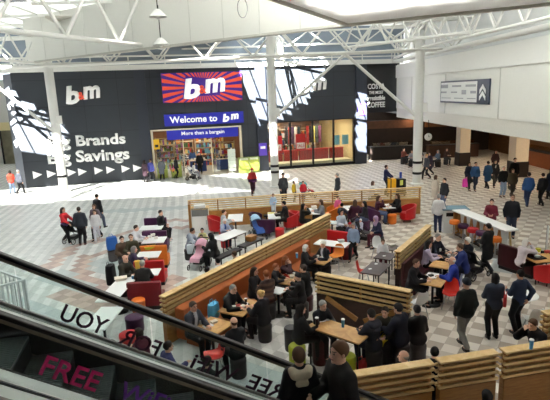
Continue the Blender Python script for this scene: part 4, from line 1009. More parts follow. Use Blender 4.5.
def cones(P, prims, k):
    d = None
    for a, b, ra, rb, fl in prims:
        a = np.asarray(a, np.float32); b = np.asarray(b, np.float32); ab = b-a; L2 = float(ab@ab)+1e-9
        t = np.clip(((P-a)@ab)/L2, 0, 1); q = P-a-t[:, None]*ab; r = ra+(rb-ra)*t
        if fl is None: dd = np.sqrt((q*q).sum(1))-r
        else:
            f, s = fl; c = q@np.asarray(f, np.float32); dd = (np.sqrt(np.maximum((q*q).sum(1)+c*c*(1/s**2-1), 0))-r)*(.5+.5*s)
        if d is None: d = dd
        else:
            h = np.clip(.5+.5*(d-dd)/k, 0, 1); d = d*(1-h)+dd*h-k*h*(1-h)
    return d
def ell(P, c, r):
    q = (P-np.asarray(c, np.float32))/np.asarray(r, np.float32); n = np.sqrt((q*q).sum(1)); return (n-1)*min(r)
def smin(a, b, k): h = np.clip(.5+.5*(b-a)/k, 0, 1); return b*(1-h)+a*h-k*h*(1-h)
def head_field(P):
    d = smin(ell(P, (0, -.012, .02), (.074, .094, .094)), ell(P, (0, .02, -.05), (.056, .066, .066)), .03)
    d = smin(d, ell(P, (0, .072, -.098), (.024, .02, .018)), .02)                      # chin
    d = smin(d, cones(P, [((0, .082, .012), (0, .106, -.03), .008, .014, None)], .01), .012)   # nose
    d = smin(d, cones(P, [((-.036, .07, .03), (.036, .07, .03), .012, .012, None)], .01), .014)  # brow
    for s in (-1, 1):
        d = -smin(-d, ell(P, (s*.031, .098, .008), (.017, .02, .012)), .008)           # eye sockets
        d = smin(d, ell(P, (s*.078, -.008, -.008), (.011, .02, .032)), .006)            # ears
        d = smin(d, ell(P, (s*.029, .07, .006), (.0125, .0125, .0125)), .004)           # eyeballs
    d = smin(d, cones(P, [((-.018, .088, -.062), (.018, .088, -.062), .008, .008, None)], .01), .01)  # lips
    return smin(d, cones(P, [((0, -.02, -.06), (0, -.03, -.15), .05, .05, None)], .02), .03)
def hand_field(P):
    pr = [((0, 0, 0), (.085, .0, -.004), .022, .026, ((0, 0, 1), .55)), ((.02, -.02, 0), (.085, -.026, -.004), .018, .018, ((0, 0, 1), .6)), ((.02, .02, 0), (.085, .026, -.002), .018, .018, ((0, 0, 1), .6))]
    d = cones(P, pr, .02); f = None
    for y, l in ((.033, .066), (.012, .075), (-.010, .07), (-.031, .055)):
        p0 = np.array((.085, y, -.003)); p1 = p0+np.array((l*.5, y*.06, -.008)); p2 = p1+np.array((l*.38, 0, -.022)); p3 = p2+np.array((l*.2, 0, -.022))
        g = cones(P, [(p0, p1, .0105, .0095, None), (p1, p2, .0095, .0085, None), (p2, p3, .0085, .0075, None)], .004)
        f = g if f is None else np.minimum(f, g)
    th = cones(P, [((.025, .022, -.004), (.058, .058, -.014), .014, .0115, None), ((.058, .058, -.014), (.09, .07, -.026), .0115, .0085, None)], .006)
    return smin(smin(d, f, .008), th, .008)
TPL = {}
def head_tpl(near):
    k = ('head', near)
    if k not in TPL: TPL[k] = surf(head_field, (-.1, -.12, -.17), (.1, .13, .13), .0075 if near else .012)
    return TPL[k]
def hand_tpl(near):
    k = ('hand', near)
    if k not in TPL: TPL[k] = surf(hand_field, (-.03, -.06, -.08), (.19, .1, .04), .005 if near else .0065)
    return TPL[k]
def face_mats(P, F):
    c = P[F].mean(1); m = np.zeros(len(F), np.int32)
    m[(c[:, 1] > .07) & (np.abs(c[:, 2]+.062) < .009) & (np.abs(c[:, 0]) < .026)] = 1
    for s in (-1, 1):
        m[(c[:, 1] > .07) & (np.abs(c[:, 2]-.007) < .0085) & (np.abs(c[:, 0]-s*.03) < .013)] = 2
        m[(c[:, 1] > .06) & (np.abs(c[:, 2]-.035) < .0042) & (np.abs(c[:, 0]-s*.033) < .02)] = 3
    return m
def hair_field(style):
    def f(P):
        d = ell(P, (0, -.014, .024), (.086, .106, .104))
        face = .80*P[:, 1]-.62*P[:, 2]-.012
        if style == 'bald': return np.maximum(np.maximum(ell(P, (0, -.014, .02), (.081, .1, .098)), P[:, 2]-.025), np.maximum(face+.03, -P[:, 2]-.06))
        if style == 'beanie':
            return smin(np.maximum(ell(P, (0, -.012, .034), (.092, .11, .112)), .34*P[:, 1]-P[:, 2]+.022), np.maximum(np.abs(P[:, 2]-.045-.3*P[:, 1])-.02, ell(P, (0, -.012, .03), (.097, .115, .15))), .01)
        if style == 'hijab':
            g = smin(ell(P, (0, -.012, .02), (.096, .116, .118)), cones(P, [((0, -.02, -.06), (0, -.01, -.2), .09, .15, ((0, 1, 0), .8))], .05), .05)
            return np.maximum(g, -ell(P, (0, .1, -.025), (.052, .09, .078)))
        cut = np.maximum(face, -P[:, 2]-(.075 if style in ('short', 'crop', 'bun', 'ponytail') else .09))
        d = np.maximum(d, cut)
        if style == 'crop': d = np.maximum(ell(P, (0, -.014, .022), (.081, .1, .1)), np.maximum(face+.012, -P[:, 2]-.05))
        if style == 'bob':
            d = smin(d, np.maximum(cones(P, [((-.06, -.03, .0), (-.065, -.02, -.1), .04, .036, None), ((.06, -.03, .0), (.065, -.02, -.1), .04, .036, None), ((0, -.075, .0), (0, -.075, -.11), .05, .045, None)], .04), P[:, 1]-.035), .03)
        if style == 'long':
            d = smin(d, np.maximum(cones(P, [((-.062, -.03, .0), (-.075, -.03, -.2), .036, .034, None), ((.062, -.03, .0), (.075, -.03, -.2), .036, .034, None), ((0, -.09, .02), (0, -.11, -.3), .055, .05, ((0, 1, 0), .7)), ((-.05, -.09, .0), (-.06, -.1, -.28), .05, .045, ((0, 1, 0), .7)), ((.05, -.09, .0), (.06, -.1, -.28), .05, .045, ((0, 1, 0), .7))], .04), P[:, 1]-.04), .03)
        if style == 'ponytail': d = smin(d, cones(P, [((0, -.115, .06), (0, -.15, .02), .03, .036, None), ((0, -.15, .02), (0, -.145, -.14), .036, .016, None)], .02), .02)
        if style == 'bun': d = smin(d, ell(P, (0, -.105, .085), (.045, .045, .042)), .015)
        if style == 'curly': d = d+.008*np.sin(P[:, 0]*130)*np.sin(P[:, 1]*130)*np.sin(P[:, 2]*130)-.012
        return d
    return f
def hair_mesh(style, colkey, m, near):
    k = ('hair', style, colkey, near)
    if k not in TPL:
        P, F = surf(hair_field(style), (-.17, -.22, -.42), (.17, .12, .17), .009 if near else .0135)
        me = bpy.data.meshes.new('hair'); me.from_pydata(P.tolist(), [], F.tolist()); me.materials.append(m); me.polygons.foreach_set('use_smooth', [True]*len(F)); TPL[k] = me
    return TPL[k]
SK = [mat('skin_light', (222, 176, 152), .55, noise=.04), mat('skin_mid', (196, 146, 118), .55, noise=.04), mat('skin_brown', (140, 92, 66), .55, noise=.04)]
LIP = mat('lip', (168, 92, 86), .5); EYE = mat('eye_dark', (40, 32, 30), .2); BROW = mat('brow', (70, 52, 42), .7)
def cm(c, kind): return mat('%s_%d_%d_%d' % (kind, *c), c, .75 if kind != 'leather' else .45, noise=.14, scale=22, bump=.25)
HC = dict(black=(18, 16, 17), dark=(44, 32, 26), brown=(82, 56, 38), ginger=(140, 76, 38), blonde=(190, 154, 96), grey=(150, 148, 146), white=(226, 224, 220))
def rot_to(v):
    v = Vector(v).normalized(); return v
def ik(a, b, l1, l2, hint):
    a, b, hint = Vector(a), Vector(b), Vector(hint); d = b-a; D = d.length
    if D > (l1+l2)*.985: b = a+d*((l1+l2)*.985/D); d = b-a; D = d.length
    x = (l1*l1-l2*l2+D*D)/(2*D); y = math.sqrt(max(l1*l1-x*x, 0)); dn_ = d/D; h = hint-dn_*hint.dot(dn_)
    h.normalize(); return a+dn_*x+h*y, b
PEOPLE = []
def person(who, where, mode, u, v, head, pose='stand', top=('jacket', (40, 40, 44)), bot=(30, 32, 40), hair=('short', 'dark'), h=1.7, arms=('down', 'down'), lean=None, look=(0, 0), sh=.45, skin=0, shoes=(26, 24, 24), seat=None, phase=1, build=1.0, pos=None, zbase=0., collar=None, cat='person'):
    s = h/1.72; child = h < 1.45; hs = s*(1.22 if h < 1.2 else 1.1 if child else 1.0); w = build
    sit = pose == 'sit'
    if lean is None: lean = .12 if sit else .02
    pz = (sh+.115*s) if sit else .93*s
    pel = Vector((0, 0, pz)); ut = Vector((0, math.sin(lean), math.cos(lean))); ft = Vector((0, math.cos(lean), -math.sin(lean)))
    T = lambda z, x=0, y=0: pel+ut*(z*s)+Vector((x*s, 0, 0))+ft*(y*s)
    hipw = .09*s; shw = .172*s*(.93 if 'long' in hair[0] or hair[0] in ('bob', 'ponytail', 'bun', 'hijab') else 1)*w
    neck = T(.52); hc = T(.69, 0, .02)+Vector((0, 0, 0))
    sho = {sd: T(.455, 0)+Vector((sd*shw, 0, 0)) for sd in (-1, 1)}
    kn, an, hip = {}, {}, {}
    for sd in (-1, 1):
        hip[sd] = pel+Vector((sd*hipw, 0, -.02*s))
        if sit:
            kn[sd] = Vector((sd*(hipw+.03*s), .42*s, max(sh+.05, .44*s if sh < .5 else sh))); fl = .09*s if sh < .55 else max(.09*s, sh-.42*s)
            kn[sd].z = max(kn[sd].z, fl+.38*s) if sh < .55 else sh+.03
            an[sd] = Vector((sd*(hipw+.03*s), (.40+.04*sd*phase)*s, fl))
        elif pose == 'walk':
            st = .24*s*sd*phase; an[sd] = Vector((sd*.085*s, st, .09*s+(.06*s if st < 0 else 0))); k_, an[sd] = ik(hip[sd], an[sd], .44*s, .43*s, (0, 1, 0)); kn[sd] = k_
        else:
            an[sd] = Vector((sd*.10*s, -.01*s+.02*sd*phase, .09*s)); kn[sd], an[sd] = ik(hip[sd], an[sd], .44*s, .43*s, (0, 1, 0))
    el, wr, pn = {}, {}, {}
    for i, sd in enumerate((-1, 1)):
        a = arms[i]; S = sho[sd]; hint = Vector((sd*.5, -.5, -.6)); n = Vector((-sd, 0, 0))
        if a == 'down': W = S+Vector((sd*.045*s, .06*s, -.52*s))
        elif a == 'swing': W = S+Vector((sd*.06*s, -.2*s*sd*phase, -.48*s))
        elif a == 'table': W = Vector((sd*.13*s, S.y+.36*s, max(.80, sh+.33*s) if sit else 1.0*s)); n = Vector((0, 0, -1))
        elif a == 'lap': W = Vector((sd*.1*s, .30*s, sh+.22*s)); n = Vector((0, 0, -1))
        elif a == 'push': W = Vector((sd*.2*s, S.y+.42*s, .99)); n = Vector((0, 0, -1))
        elif a == 'hold': W = S+Vector((-sd*.08*s, .30*s, -.28*s)); n = Vector((-sd, 0, .3))
        elif a == 'mouth': W = hc+Vector((sd*.06*s, .17*s, -.10*s)); n = Vector((-sd*.5, -1, 0))
        elif a == 'cross': W = S+Vector((-sd*.24*s, .22*s, -.22*s)); n = Vector((0, -1, 0)); hint = Vector((sd*.9, -.1, -.5))
        elif a == 'back': W = S+Vector((-sd*.06*s, -.16*s, -.42*s)); n = Vector((0, 1, 0)); hint = Vector((sd, -.4, 0))
        elif a == 'hip': W = S+Vector((sd*.02*s, .08*s, -.44*s)); n = Vector((-sd, 0, 0)); hint = Vector((sd, -.3, 0))
        elif a == 'bag': W = S+Vector((sd*.06*s, .06*s, -.53*s))
        el[sd], wr[sd] = ik(S, W, .285*s, .255*s, hint); pn[sd] = n
    loc_h = hc+Vector((0, 0, .12*hs))
    rz = R(head)-PI/2; Rz = Matrix.Rotation(rz, 3, 'Z')
    if pos is not None: root = Vector(pos)
    elif mode == 'f': g = gp(u, v, zbase); root = Vector((g.x, g.y, zbase))
    else:
        g = gp(u, v, zbase+loc_h.z); o = Rz @ Vector((loc_h.x, loc_h.y, 0)); root = Vector((g.x-o.x, g.y-o.y, zbase))
    near = (root-Vector((0, 0, CAM_H))).length < 16.5
    hv = .018 if near else .025
    FL = (tuple(ft), .68)
    tors = [(T(.0, -.07), T(.0, .07), .125*s*w, .125*s*w, ((0, 1, 0), .82)), (T(.06), T(.2), .132*s*w, .135*s*w, FL), (T(.22), T(.38), .142*s*w, .16*s*w, FL), (T(.43, -.125*w), T(.43, .125*w), .068*s, .068*s, None), (T(.46), T(.56, 0, .01), .055*s, .05*s, None)]
    armp, legp = [], []
    for sd in (-1, 1):
        armp += [(sho[sd]-Vector((sd*.02, 0, 0)), el[sd], .055*s*w, .043*s*w, None), (el[sd], wr[sd], .042*s*w, .029*s, None)]
        legp += [(hip[sd], kn[sd], .092*s*w, .06*s, None), (kn[sd], an[sd], .058*s, .04*s, None), (an[sd], an[sd]+Vector((0, .12*s, -.05*s)), .036*s, .03*s, None)]
    headp = [(T(.55, 0, .01), hc-Vector((0, 0, .02)), .05*s, .05*s, None)]
    allp = [p for p in tors+armp+legp+headp]
    def bbox(pr, pad):
        A = np.array([np.array(p[0]) for p in pr]+[np.array(p[1]) for p in pr]); r = max(max(p[2], p[3]) for p in pr)+pad
        return A.min(0)-r, A.max(0)+r
    lo, hi = bbox(allp, .02)
    Pb, Fb = surf(lambda P: cones(P, allp, .035*s), lo, hi, hv)
    verts = [Pb]; faces = [Fb]; mi = [np.zeros(len(Fb), np.int32)]; off = len(Pb)
    # head
    Hm = Matrix.Translation(hc) @ Matrix.Rotation(R(look[0]), 4, 'Z') @ Matrix.Rotation(-lean*.5+R(look[1]), 4, 'X') @ Matrix.Scale(hs, 4)
    Ph, Fh = head_tpl(near); M = np.array(Hm); verts.append(Ph @ M[:3, :3].T+M[:3, 3]); faces.append(Fh+off); mi.append(face_mats(Ph, Fh)); off += len(Ph)
    for sd in (-1, 1):
        d = (wr[sd]-el[sd]).normalized(); n = pn[sd]; z = -(n-d*n.dot(d)); 
        if z.length < .1: z = Vector((0, 0, 1))
        z.normalize(); y = z.cross(d)
        Pk, Fk = hand_tpl(near); k = .95*s*(1.05 if child else 1)
        Q = Pk.copy(); flip = (y.dot(Vector((-sd, 0, .01))) < 0 and abs(n.z) > .5) or (abs(n.z) <= .5 and y.dot(Vector((0, 1, .8))) < 0)
        if flip: Q[:, 1] *= -1; Fk = Fk[:, ::-1]
        A = np.array([tuple(d), tuple(y), tuple(z)]); verts.append((Q*k) @ A+np.array(tuple(wr[sd]-d*.01))); faces.append(Fk+off); mi.append(np.zeros(len(Fk), np.int32)); off += len(Q)
    root_o = thing('person', (who+' '+where), cat, root, rz)
    def mesh(name, V, Fc, mats, mid=None):
        me = bpy.data.meshes.new(name); me.from_pydata(V.tolist(), [], Fc.tolist())
        for m_ in mats: me.materials.append(m_)
        me.polygons.foreach_set('use_smooth', [True]*len(Fc))
        if mid is not None: me.polygons.foreach_set('material_index', mid)
        me.update(); o = bpy.data.objects.new(name, me); COL.objects.link(o); o.parent = root_o; return o
    mesh('body', np.concatenate(verts), np.concatenate(faces), [SK[skin], LIP, EYE, BROW], np.concatenate(mi))
    # lower garment
    inf = .012
    lows = [(tors[0][0], tors[0][1], tors[0][2], tors[0][3], tors[0][4]), (T(.04), T(.1), .13*s*w, .13*s*w, FL)]
    for sd in (-1, 1): lows += [(hip[sd], kn[sd], .092*s*w, .064*s, None), (kn[sd], an[sd]+Vector((0, 0, .03*s)), .064*s, .05*s, None)]
    lo, hi = bbox(lows, .03); V, Fc = surf(lambda P: cones(P, lows, .035*s)-inf, lo, hi, hv); mesh('trousers', V, Fc, [cm(bot, 'denim')])
    # upper garment
    kind, tc = top[0], top[1]
    ups = [tors[1], tors[2], tors[3], (T(.44), T(.5), .062*s, .06*s, None)]
    inf = {'jumper': .018, 'jacket': .024, 'coat': .027, 'shirt': .016}[kind]
    ups.append((T(.0, -.06), T(.0, .06), .128*s*w, .128*s*w, ((0, 1, 0), .84)))
    if kind == 'coat' and not sit: ups += [(T(-.02, -.05), T(-.3, -.05), .13*s*w, .135*s*w, ((0, 1, 0), .85)), (T(-.02, .05), T(-.3, .05), .13*s*w, .135*s*w, ((0, 1, 0), .85))]
    for sd in (-1, 1): ups += [(sho[sd]-Vector((sd*.02, 0, 0)), el[sd], .058*s*w, .046*s*w, None), (el[sd], wr[sd]-(wr[sd]-el[sd]).normalized()*.02, .045*s*w, .034*s, None)]
    lo, hi = bbox(ups, .05); V, Fc = surf(lambda P: cones(P, ups, .04*s)-inf, lo, hi, hv)
    mats = [cm(tc, 'cloth')]; mid = None
    if len(top) > 2:
        mats.append(cm(top[2], 'cloth')); c = V[Fc].mean(1)
        if len(top) > 3 and top[3] == 'stripe': mid = ((np.floor(c[:, 2]/.07) % 2) == 0).astype(np.int32)
        elif len(top) > 3 and top[3] == 'low': mid = (c[:, 2] < pz+.12*s).astype(np.int32)
        else: mid = ((np.abs(c[:, 0]) < .05*s) & (((c-np.array(tuple(pel))) @ np.array(tuple(ft))) > .05*s)).astype(np.int32)
    mesh({'jumper': 'jumper', 'jacket': 'jacket', 'coat': 'coat', 'shirt': 'shirt'}[kind], V, Fc, mats, mid)
    if collar:
        q = [(T(.49, -.12, -.03), T(.49, .12, -.03), .07*s, .07*s, None), (T(.475, -.10, .06), T(.475, .10, .06), .04*s, .04*s, None), (T(.47, -.09, -.10), T(.47, .09, -.10), .062*s, .062*s, None), (T(.36, -.05, -.135), T(.36, .05, -.135), .045*s, .045*s, None)] if collar[0] == 'hood' else [(T(.49, -.04, .0), T(.49, .04, .0), .078*s, .078*s, ((0, 0, 1), .7)), (T(.46, -.01, .1), T(.34, .02, .14), .035*s, .035*s, None)]
        lo, hi = bbox(q, .03); V, Fc = surf(lambda P: np.maximum(cones(P, q, .03), -cones(P, headp, .01)+.012), lo, hi, hv*.7); mesh('hood' if collar[0] == 'hood' else 'scarf', V, Fc, [cm(collar[1], 'cloth')])
    for sd in (-1, 1):
        q = [(an[sd]+Vector((0, -.035*s, -.055*s)), an[sd]+Vector((0, .15*s, -.062*s)), .036*s, .03*s, None), (an[sd]+Vector((0, 0, -.03*s)), an[sd]+Vector((0, .05*s, -.045*s)), .044*s, .036*s, None)]
        lo, hi = bbox(q, .02); zf = an[sd].z-.09*s
        V, Fc = surf(lambda P: np.maximum(cones(P, q, .03)-.006, zf+.002-P[:, 2]), lo, hi, .012 if near else .018); so_ = mesh('shoe', V, Fc, [cm(shoes, 'leather')])
        if near:
            q_ = MB(); c_ = an[sd]; ring = [(c_.x+.046*s*math.cos(a)*(1 if math.sin(a) > 0 else .85), c_.y+.055*s+.125*s*math.sin(a)) for a in np.linspace(0, 2*PI, 15)[:-1]]
            q_.prism(ring, zf+.0, zf+.018); q_.build('sole', mat('rubber_sole', (30, 28, 26), .7), so_)
    if hair:
        hk = hair[1]; hcol = HC[hk] if isinstance(hk, str) else hk
        me = hair_mesh(hair[0], hk, cm(hcol, 'hair'), near)
        o = bpy.data.objects.new({'beanie': 'hat', 'hijab': 'headscarf'}.get(hair[0], 'hair'), me); COL.objects.link(o); o.parent = root_o; o.matrix_local = Hm
    if seat:
        k, m = seat; lb = 'under the '+who+' '+where
        nm = {'shell': 'moulded chair', 'pouf': 'round stool', 'tall': 'tall round stool', 'tub': 'armchair', 'bench': 'small bench'}[k]
        cname = m.name.replace('_', ' ')
        c = (root.x, root.y)
        lab = '%s %s' % (nm, lb); lab = ' '.join(lab.split()[:16]); lab = lab[:lab.rfind(',')] if lab.count(',') and len(lab.split()) == 16 else lab
        if k == 'shell': shell_chair(lab, (root.x, root.y), rz, m)
        elif k == 'pouf': pouf(lab, c, m, sh, .18)
        elif k == 'tall': pouf(lab, c, m, sh, .18, 'tall_stool')
        elif k == 'tub': tub(lab, c, rz, m)
        elif k == 'bench': booth(lab, c, rz, .6, m)
    PEOPLE.append((who, root_o, root, near)); return root_o, wr, rz

def held(person_ret, side):
    o, wr, rz = person_ret; w = Matrix.Rotation(rz, 3, 'Z') @ wr[side]; return Vector(o.location)+w
# ------------------------------------------------------------------ escalator
EPH = R(10); ED = Vector((math.cos(EPH), math.sin(EPH), 0)); EN = Vector((math.sin(EPH), -math.cos(EPH), 0)); ESL = .577
EP = Vector((-1.28, 5.16, 3.82)); EW = 1.15
def ep(t, side, dz): return EP + ED*t + EN*EW*side + UP*(-ESL*t+dz)     # side 0 far balustrade, 1 near one; dz from the handrail
T0, T1 = -2.6, 4.4
esc = thing('escalator', 'escalator with glass balustrades and black handrails descending to the right', 'escalator', EP+EN*.575)
rail = mat('rubber_handrail', (14, 14, 15), .35, noise=.05); profile = mat('rail_profile', (120, 112, 100), .4, .3)
deckm = mat('steel_deck', (206, 208, 206), .3, .2, noise=.04); deckdark = mat('deck_gap', (22, 24, 26), .5)
stepm = mat('step_metal', (86, 93, 97), .5, .2, noise=.15, scale=40); riserm = mat('riser_metal', (14, 15, 16), .5, .4)
egl = glass('balustrade_glass', (.88, .93, .92), .03)
def eu(o): return under(o, esc)
for sd in (0, 1):
    b = MB(); pts = [ep(T0-1.5, sd, -ESL*1.5+0), ep(T0, sd, 0), ep(T1, sd, 0)]
    b.bar(ep(T0, sd, 0), ep(T1, sd, 0), .085, .045); b.bar(ep(T0, sd, 0)-ED*2.0, ep(T0, sd, 0), .085, .045)
    tz = ep(T1, sd, 0); b.bar(tz, tz+ED*.7, .085, .045)
    eu(b.build('handrail', rail, bevel=.018, seg=3))
    b = MB(); b.bar(ep(T0, sd, -.045), ep(T1, sd, -.045), .06, .03); eu(b.build('rail_profile', profile))
    tt = T0
    while tt < T1-.1:
        t2 = min(tt+1.3, T1)
        c = [ep(tt+.006, sd, -.06), ep(t2-.006, sd, -.06), ep(t2-.006, sd, -.62), ep(tt+.006, sd, -.62)]
        b = MB().add([x-EN*.006 for x in c]+[x+EN*.006 for x in c], [(0, 1, 2, 3), (7, 6, 5, 4), (0, 4, 5, 1), (1, 5, 6, 2), (2, 6, 7, 3), (3, 7, 4, 0)])
        eu(b.build('glass_panel', egl)); tt = t2
    inn = 1 if sd == 0 else -1
    # inner deck and skirt, outer deck and cladding
    b = MB(); b.bar(ep(T0, sd, -.64)+EN*inn*.07, ep(T1, sd, -.64)+EN*inn*.07, .17, .03); eu(b.build('inner_deck', deckm))
    b = MB(); b.bar(ep(T0, sd, -.78)+EN*inn*.15, ep(T1, sd, -.78)+EN*inn*.15, .02, .28); eu(b.build('skirt', mat('skirt_black', (30, 32, 34), .5)))
    b = MB(); b.bar(ep(T0, sd, -.65)-EN*inn*.03, ep(T1, sd, -.65)-EN*inn*.03, .025, .03); eu(b.build('shadow_gap', deckdark))
    ow = .2 if sd else .06
    b = MB(); b.bar(ep(T0, sd, -.66)-EN*inn*(.04+ow/2), ep(T1, sd, -.66)-EN*inn*(.04+ow/2), ow, .035); eu(b.build('outer_deck', deckm))
    b = MB(); b.bar(ep(T0, sd, -1.1)-EN*inn*(.05+ow), ep(T1, sd, -1.1)-EN*inn*(.05+ow), .03, .86); eu(b.build('cladding', mat('escalator_cladding', (134, 126, 122), .5)))
b = MB(); b.bar(ep(T0, .5, -1.5), ep(T1, .5, -1.5), 1.5, .1); eu(b.build('underside', mat('escalator_underside', (110, 106, 104), .6)))
run = .405; k0 = int(T0/run)
def step_at(t): return math.floor(t/run)
for k in range(k0, int(T1/run)):
    z = -ESL*(k+.5)*run-.86                       # tread level relative to EP
    c = EP+ED*((k+.5)*run)+EN*EW*.5; 
    b = MB().box(c.x, c.y, EP.z+z-.02, run, .86, .04, EPH)
    st = eu(b.build('step', stepm))
    b = MB(); f = EP+ED*((k+1)*run)+EN*EW*.5
    b.box(f.x-.01*ED.x, f.y-.01*ED.y, EP.z+z-.14, .02, .86, .235, EPH)
    ro = b.build('riser', riserm); ro.parent = st; ro.matrix_parent_inverse = Matrix.Identity(4)
    b = MB()
    for g in range(21):
        w = EP+ED*((k+.5)*run)+EN*(EW*.5-.4+g*.04); b.box(w.x, w.y, EP.z+z+.006, run*.98, .012, .012, EPH)
    go = b.build('ridges', mat('step_ridge', (104, 112, 116), .5, .2)); go.parent = st; go.matrix_parent_inverse = Matrix.Identity(4)
# writing on the glass: reads from outside each balustrade
sl = math.atan(ESL); ax = (ED*math.cos(sl)-UP*math.sin(sl)); upv = (UP*math.cos(sl)+ED*math.sin(sl))
vin = mat('vinyl_purple', (70, 14, 52), .5, noise=.02); vin2 = mat('vinyl_pink', (205, 34, 112), .5, noise=.02); vin3 = mat('vinyl_violet', (96, 44, 150), .5, noise=.02)
def glass_text(txt, tc, side, h, w, m, drop):
    if side == 1: M = frame(ep(tc, 1, -drop)+EN*.0065, ax, upv, EN)
    else: M = frame(ep(tc, 0, -drop)-EN*.0065, -ax, upv, -EN)
    eu(place_mesh(text_mesh(txt, w, h, .002, .018), 'lettering', m, M))
glass_text('FREE', 1.34, 0, .19, .62, vin, .43); glass_text('WiFi', .68, 0, .19, .58, vin, .43)
glass_text('FOR', -.13, 0, .19, .46, vin, .44); glass_text('YOU', -.69, 0, .2, .5, vin, .41)
glass_text('FREE', -.62, 1, .19, .5, vin2, .34); glass_text('WiFi', -.04, 1, .18, .46, vin3, .34); glass_text('FOR', .55, 1, .17, .45, vin3, .34); glass_text('YOU', 1.15, 1, .17, .46, vin3, .34)
# metal barrier beyond the escalator
bc = gp(30, 315, 0); b0 = gp(28, 277, 1.1)
t = thing('safety_barrier', 'white metal barrier with vertical bars beyond the escalator at the left', 'barrier', (bc.x, bc.y, 0))
gal = mat('galvanised_grey', (214, 219, 221), .45, noise=.04)
for dx, dy in ((-.66, -.55), (-1.3, 1.0)):
    e = Vector((dx*1.9, dy*1.9, 0)); b = MB()
    b.bar(UP*1.1, e+UP*1.1, .07, .06); b.bar(UP*.1, e+UP*.1, .05, .06)
    n = 12
    for k in range(n):
        p = e*(k/n+.04); b.bar(p+UP*.1, p+UP*1.08, .05, .02, up=e.cross(UP))
    b.build('bar_panel', gal, t)
MB().tube((0, 0, 0), (0, 0, 1.12), .04).build('post', gal, t, smooth=True)
# upper landing the escalator starts from (left of the picture)
c = ep(T0, .5, -.97)-ED*3.2; struct(MB().box(c.x, c.y, c.z-.2, 6.2, 6, .36, EPH).build('floor_upper', mat('landing_stone', (150, 148, 144), .5)))
# near mezzanine roof over the camera
struct(MB().box(-7, -2, 11.3, 46, 16, .3).build('ceiling_near', soff))
struct(MB().box(-7, -6.2, 5.6, 46, .3, 11.4).build('wall_near', mat('near_wall', (150, 146, 140), .7)))
struct(MB().box(-29.8, 22, 5.6, .3, 60, 11.4).build('wall_far_left', mat('far_left_wall', (190, 190, 186), .7)))

# ------------------------------------------------------------------ light
w = bpy.data.worlds.new('daylight'); scene.world = w; w.use_nodes = True; nt = w.node_tree; bg = nt.nodes['Background']
bg.inputs[0].default_value = (.80, .90, 1.0, 1); bg.inputs[1].default_value = 2.4
def lamp(kind, name, energy, **k):
    l = bpy.data.lights.new(name, kind); l.energy = energy; o = bpy.data.objects.new(name, l); COL.objects.link(o)
    for a, v in k.items(): setattr(l if hasattr(l, a) else o, a, v)
    return o
sun = lamp('SUN', 'sun', 135.0, angle=.008); sun.data.color = (1, .96, .88)
sun.rotation_euler = SUN.to_track_quat('-Z', 'Y').to_euler()
# shop lighting
for s, o in ((-.2, -3), (-.2, -6.5), (7.5, -2.2), (10.8, -2.2), (9, -6)):
    p = fpos(s, 3.8, o); l = lamp('AREA', 'shop_light', 110, size=1.6); l.location = p; l.data.color = (1, .9, .72)
for x, y in ((14, 43.5), (17, 35), (19, 39), (19, 30), (15.5, 29)):
    l = lamp('AREA', 'outlet_light', 60, size=1.2); l.location = (x, y, 3.85); l.data.color = (1, .8, .55)
vs = scene.view_settings; vs.view_transform = 'Standard'; vs.look = 'None'; vs.exposure = 0.56; vs.gamma = 1; vs.use_curve_mapping = False
# ------------------------------------------------------------------ the people
K = (22, 22, 26); NV = (24, 30, 52); CH = (44, 46, 52); J = (70, 92, 130); LJ = (140, 160, 190); OL = (70, 68, 48); GR = (120, 124, 130); W_ = (226, 228, 230)
P_ = person
# at the shop front
P_('woman with purple shawl', 'standing at the left door jamb of the shop', 'f', 146, 182.5, 60, 'stand', ('coat', (70, 50, 62)), K, ('long', 'dark'), 1.65)
r = P_('person in blue fleece carrying a carrier bag', 'at the left door jamb', 'f', 152, 182, 70, 'walk', ('jacket', (70, 74, 150)), K, ('short', 'brown'), 1.68, ('bag', 'bag'))
P_('stooping person in grey coat', 'outside the yellow green cages left of the doors', 't', 161, 158, 90, 'walk', ('coat', (96, 100, 108)), K, ('short', 'grey'), 1.65, lean=.2)
P_('small child in pink and orange', 'outside the shop doors', 't', 172, 163, 80, 'stand', ('jacket', (206, 110, 140), (226, 150, 80), 'low'), (60, 40, 90), ('long', 'dark'), 1.15)
P_('person in black jacket', 'bending outside the shop doors beside the child', 't', 176, 157, 40, 'stand', ('jacket', K), K, ('bob', 'dark'), 1.62, lean=.2)
P_('woman in navy and white print', 'in the shop doorway beside the pushchair', 't', 184, 151, -60, 'stand', ('coat', NV, W_, 'stripe'), NV, ('bob', 'blonde'), 1.68, ('push', 'push'))
P_('woman in blue jacket with pale scarf', 'entering the shop doorway', 't', 192, 149, 100, 'walk', ('jacket', (52, 84, 138)), NV, ('long', 'brown'), 1.7, collar=('scarf', (214, 220, 226)))
P_('person in dark coat', 'inside the shop doorway behind the pushchair', 't', 199, 152, -90, 'stand', ('coat', K), K, ('short', 'dark'), 1.75)
P_('person in white top seated low', 'by the pale pushchair outside the shop', 't', 194, 162, 10, 'sit', ('jacket', W_), (150, 150, 160), ('bob', 'dark'), 1.6, ('lap', 'lap'), sh=.42, seat=('pouf', greyseat))
P_('child in cream top', 'crouched beside the pale pushchair outside the shop', 't', 186, 164, 30, 'stand', ('jacket', (214, 206, 190)), (150, 140, 120), ('short', 'brown'), 1.2)
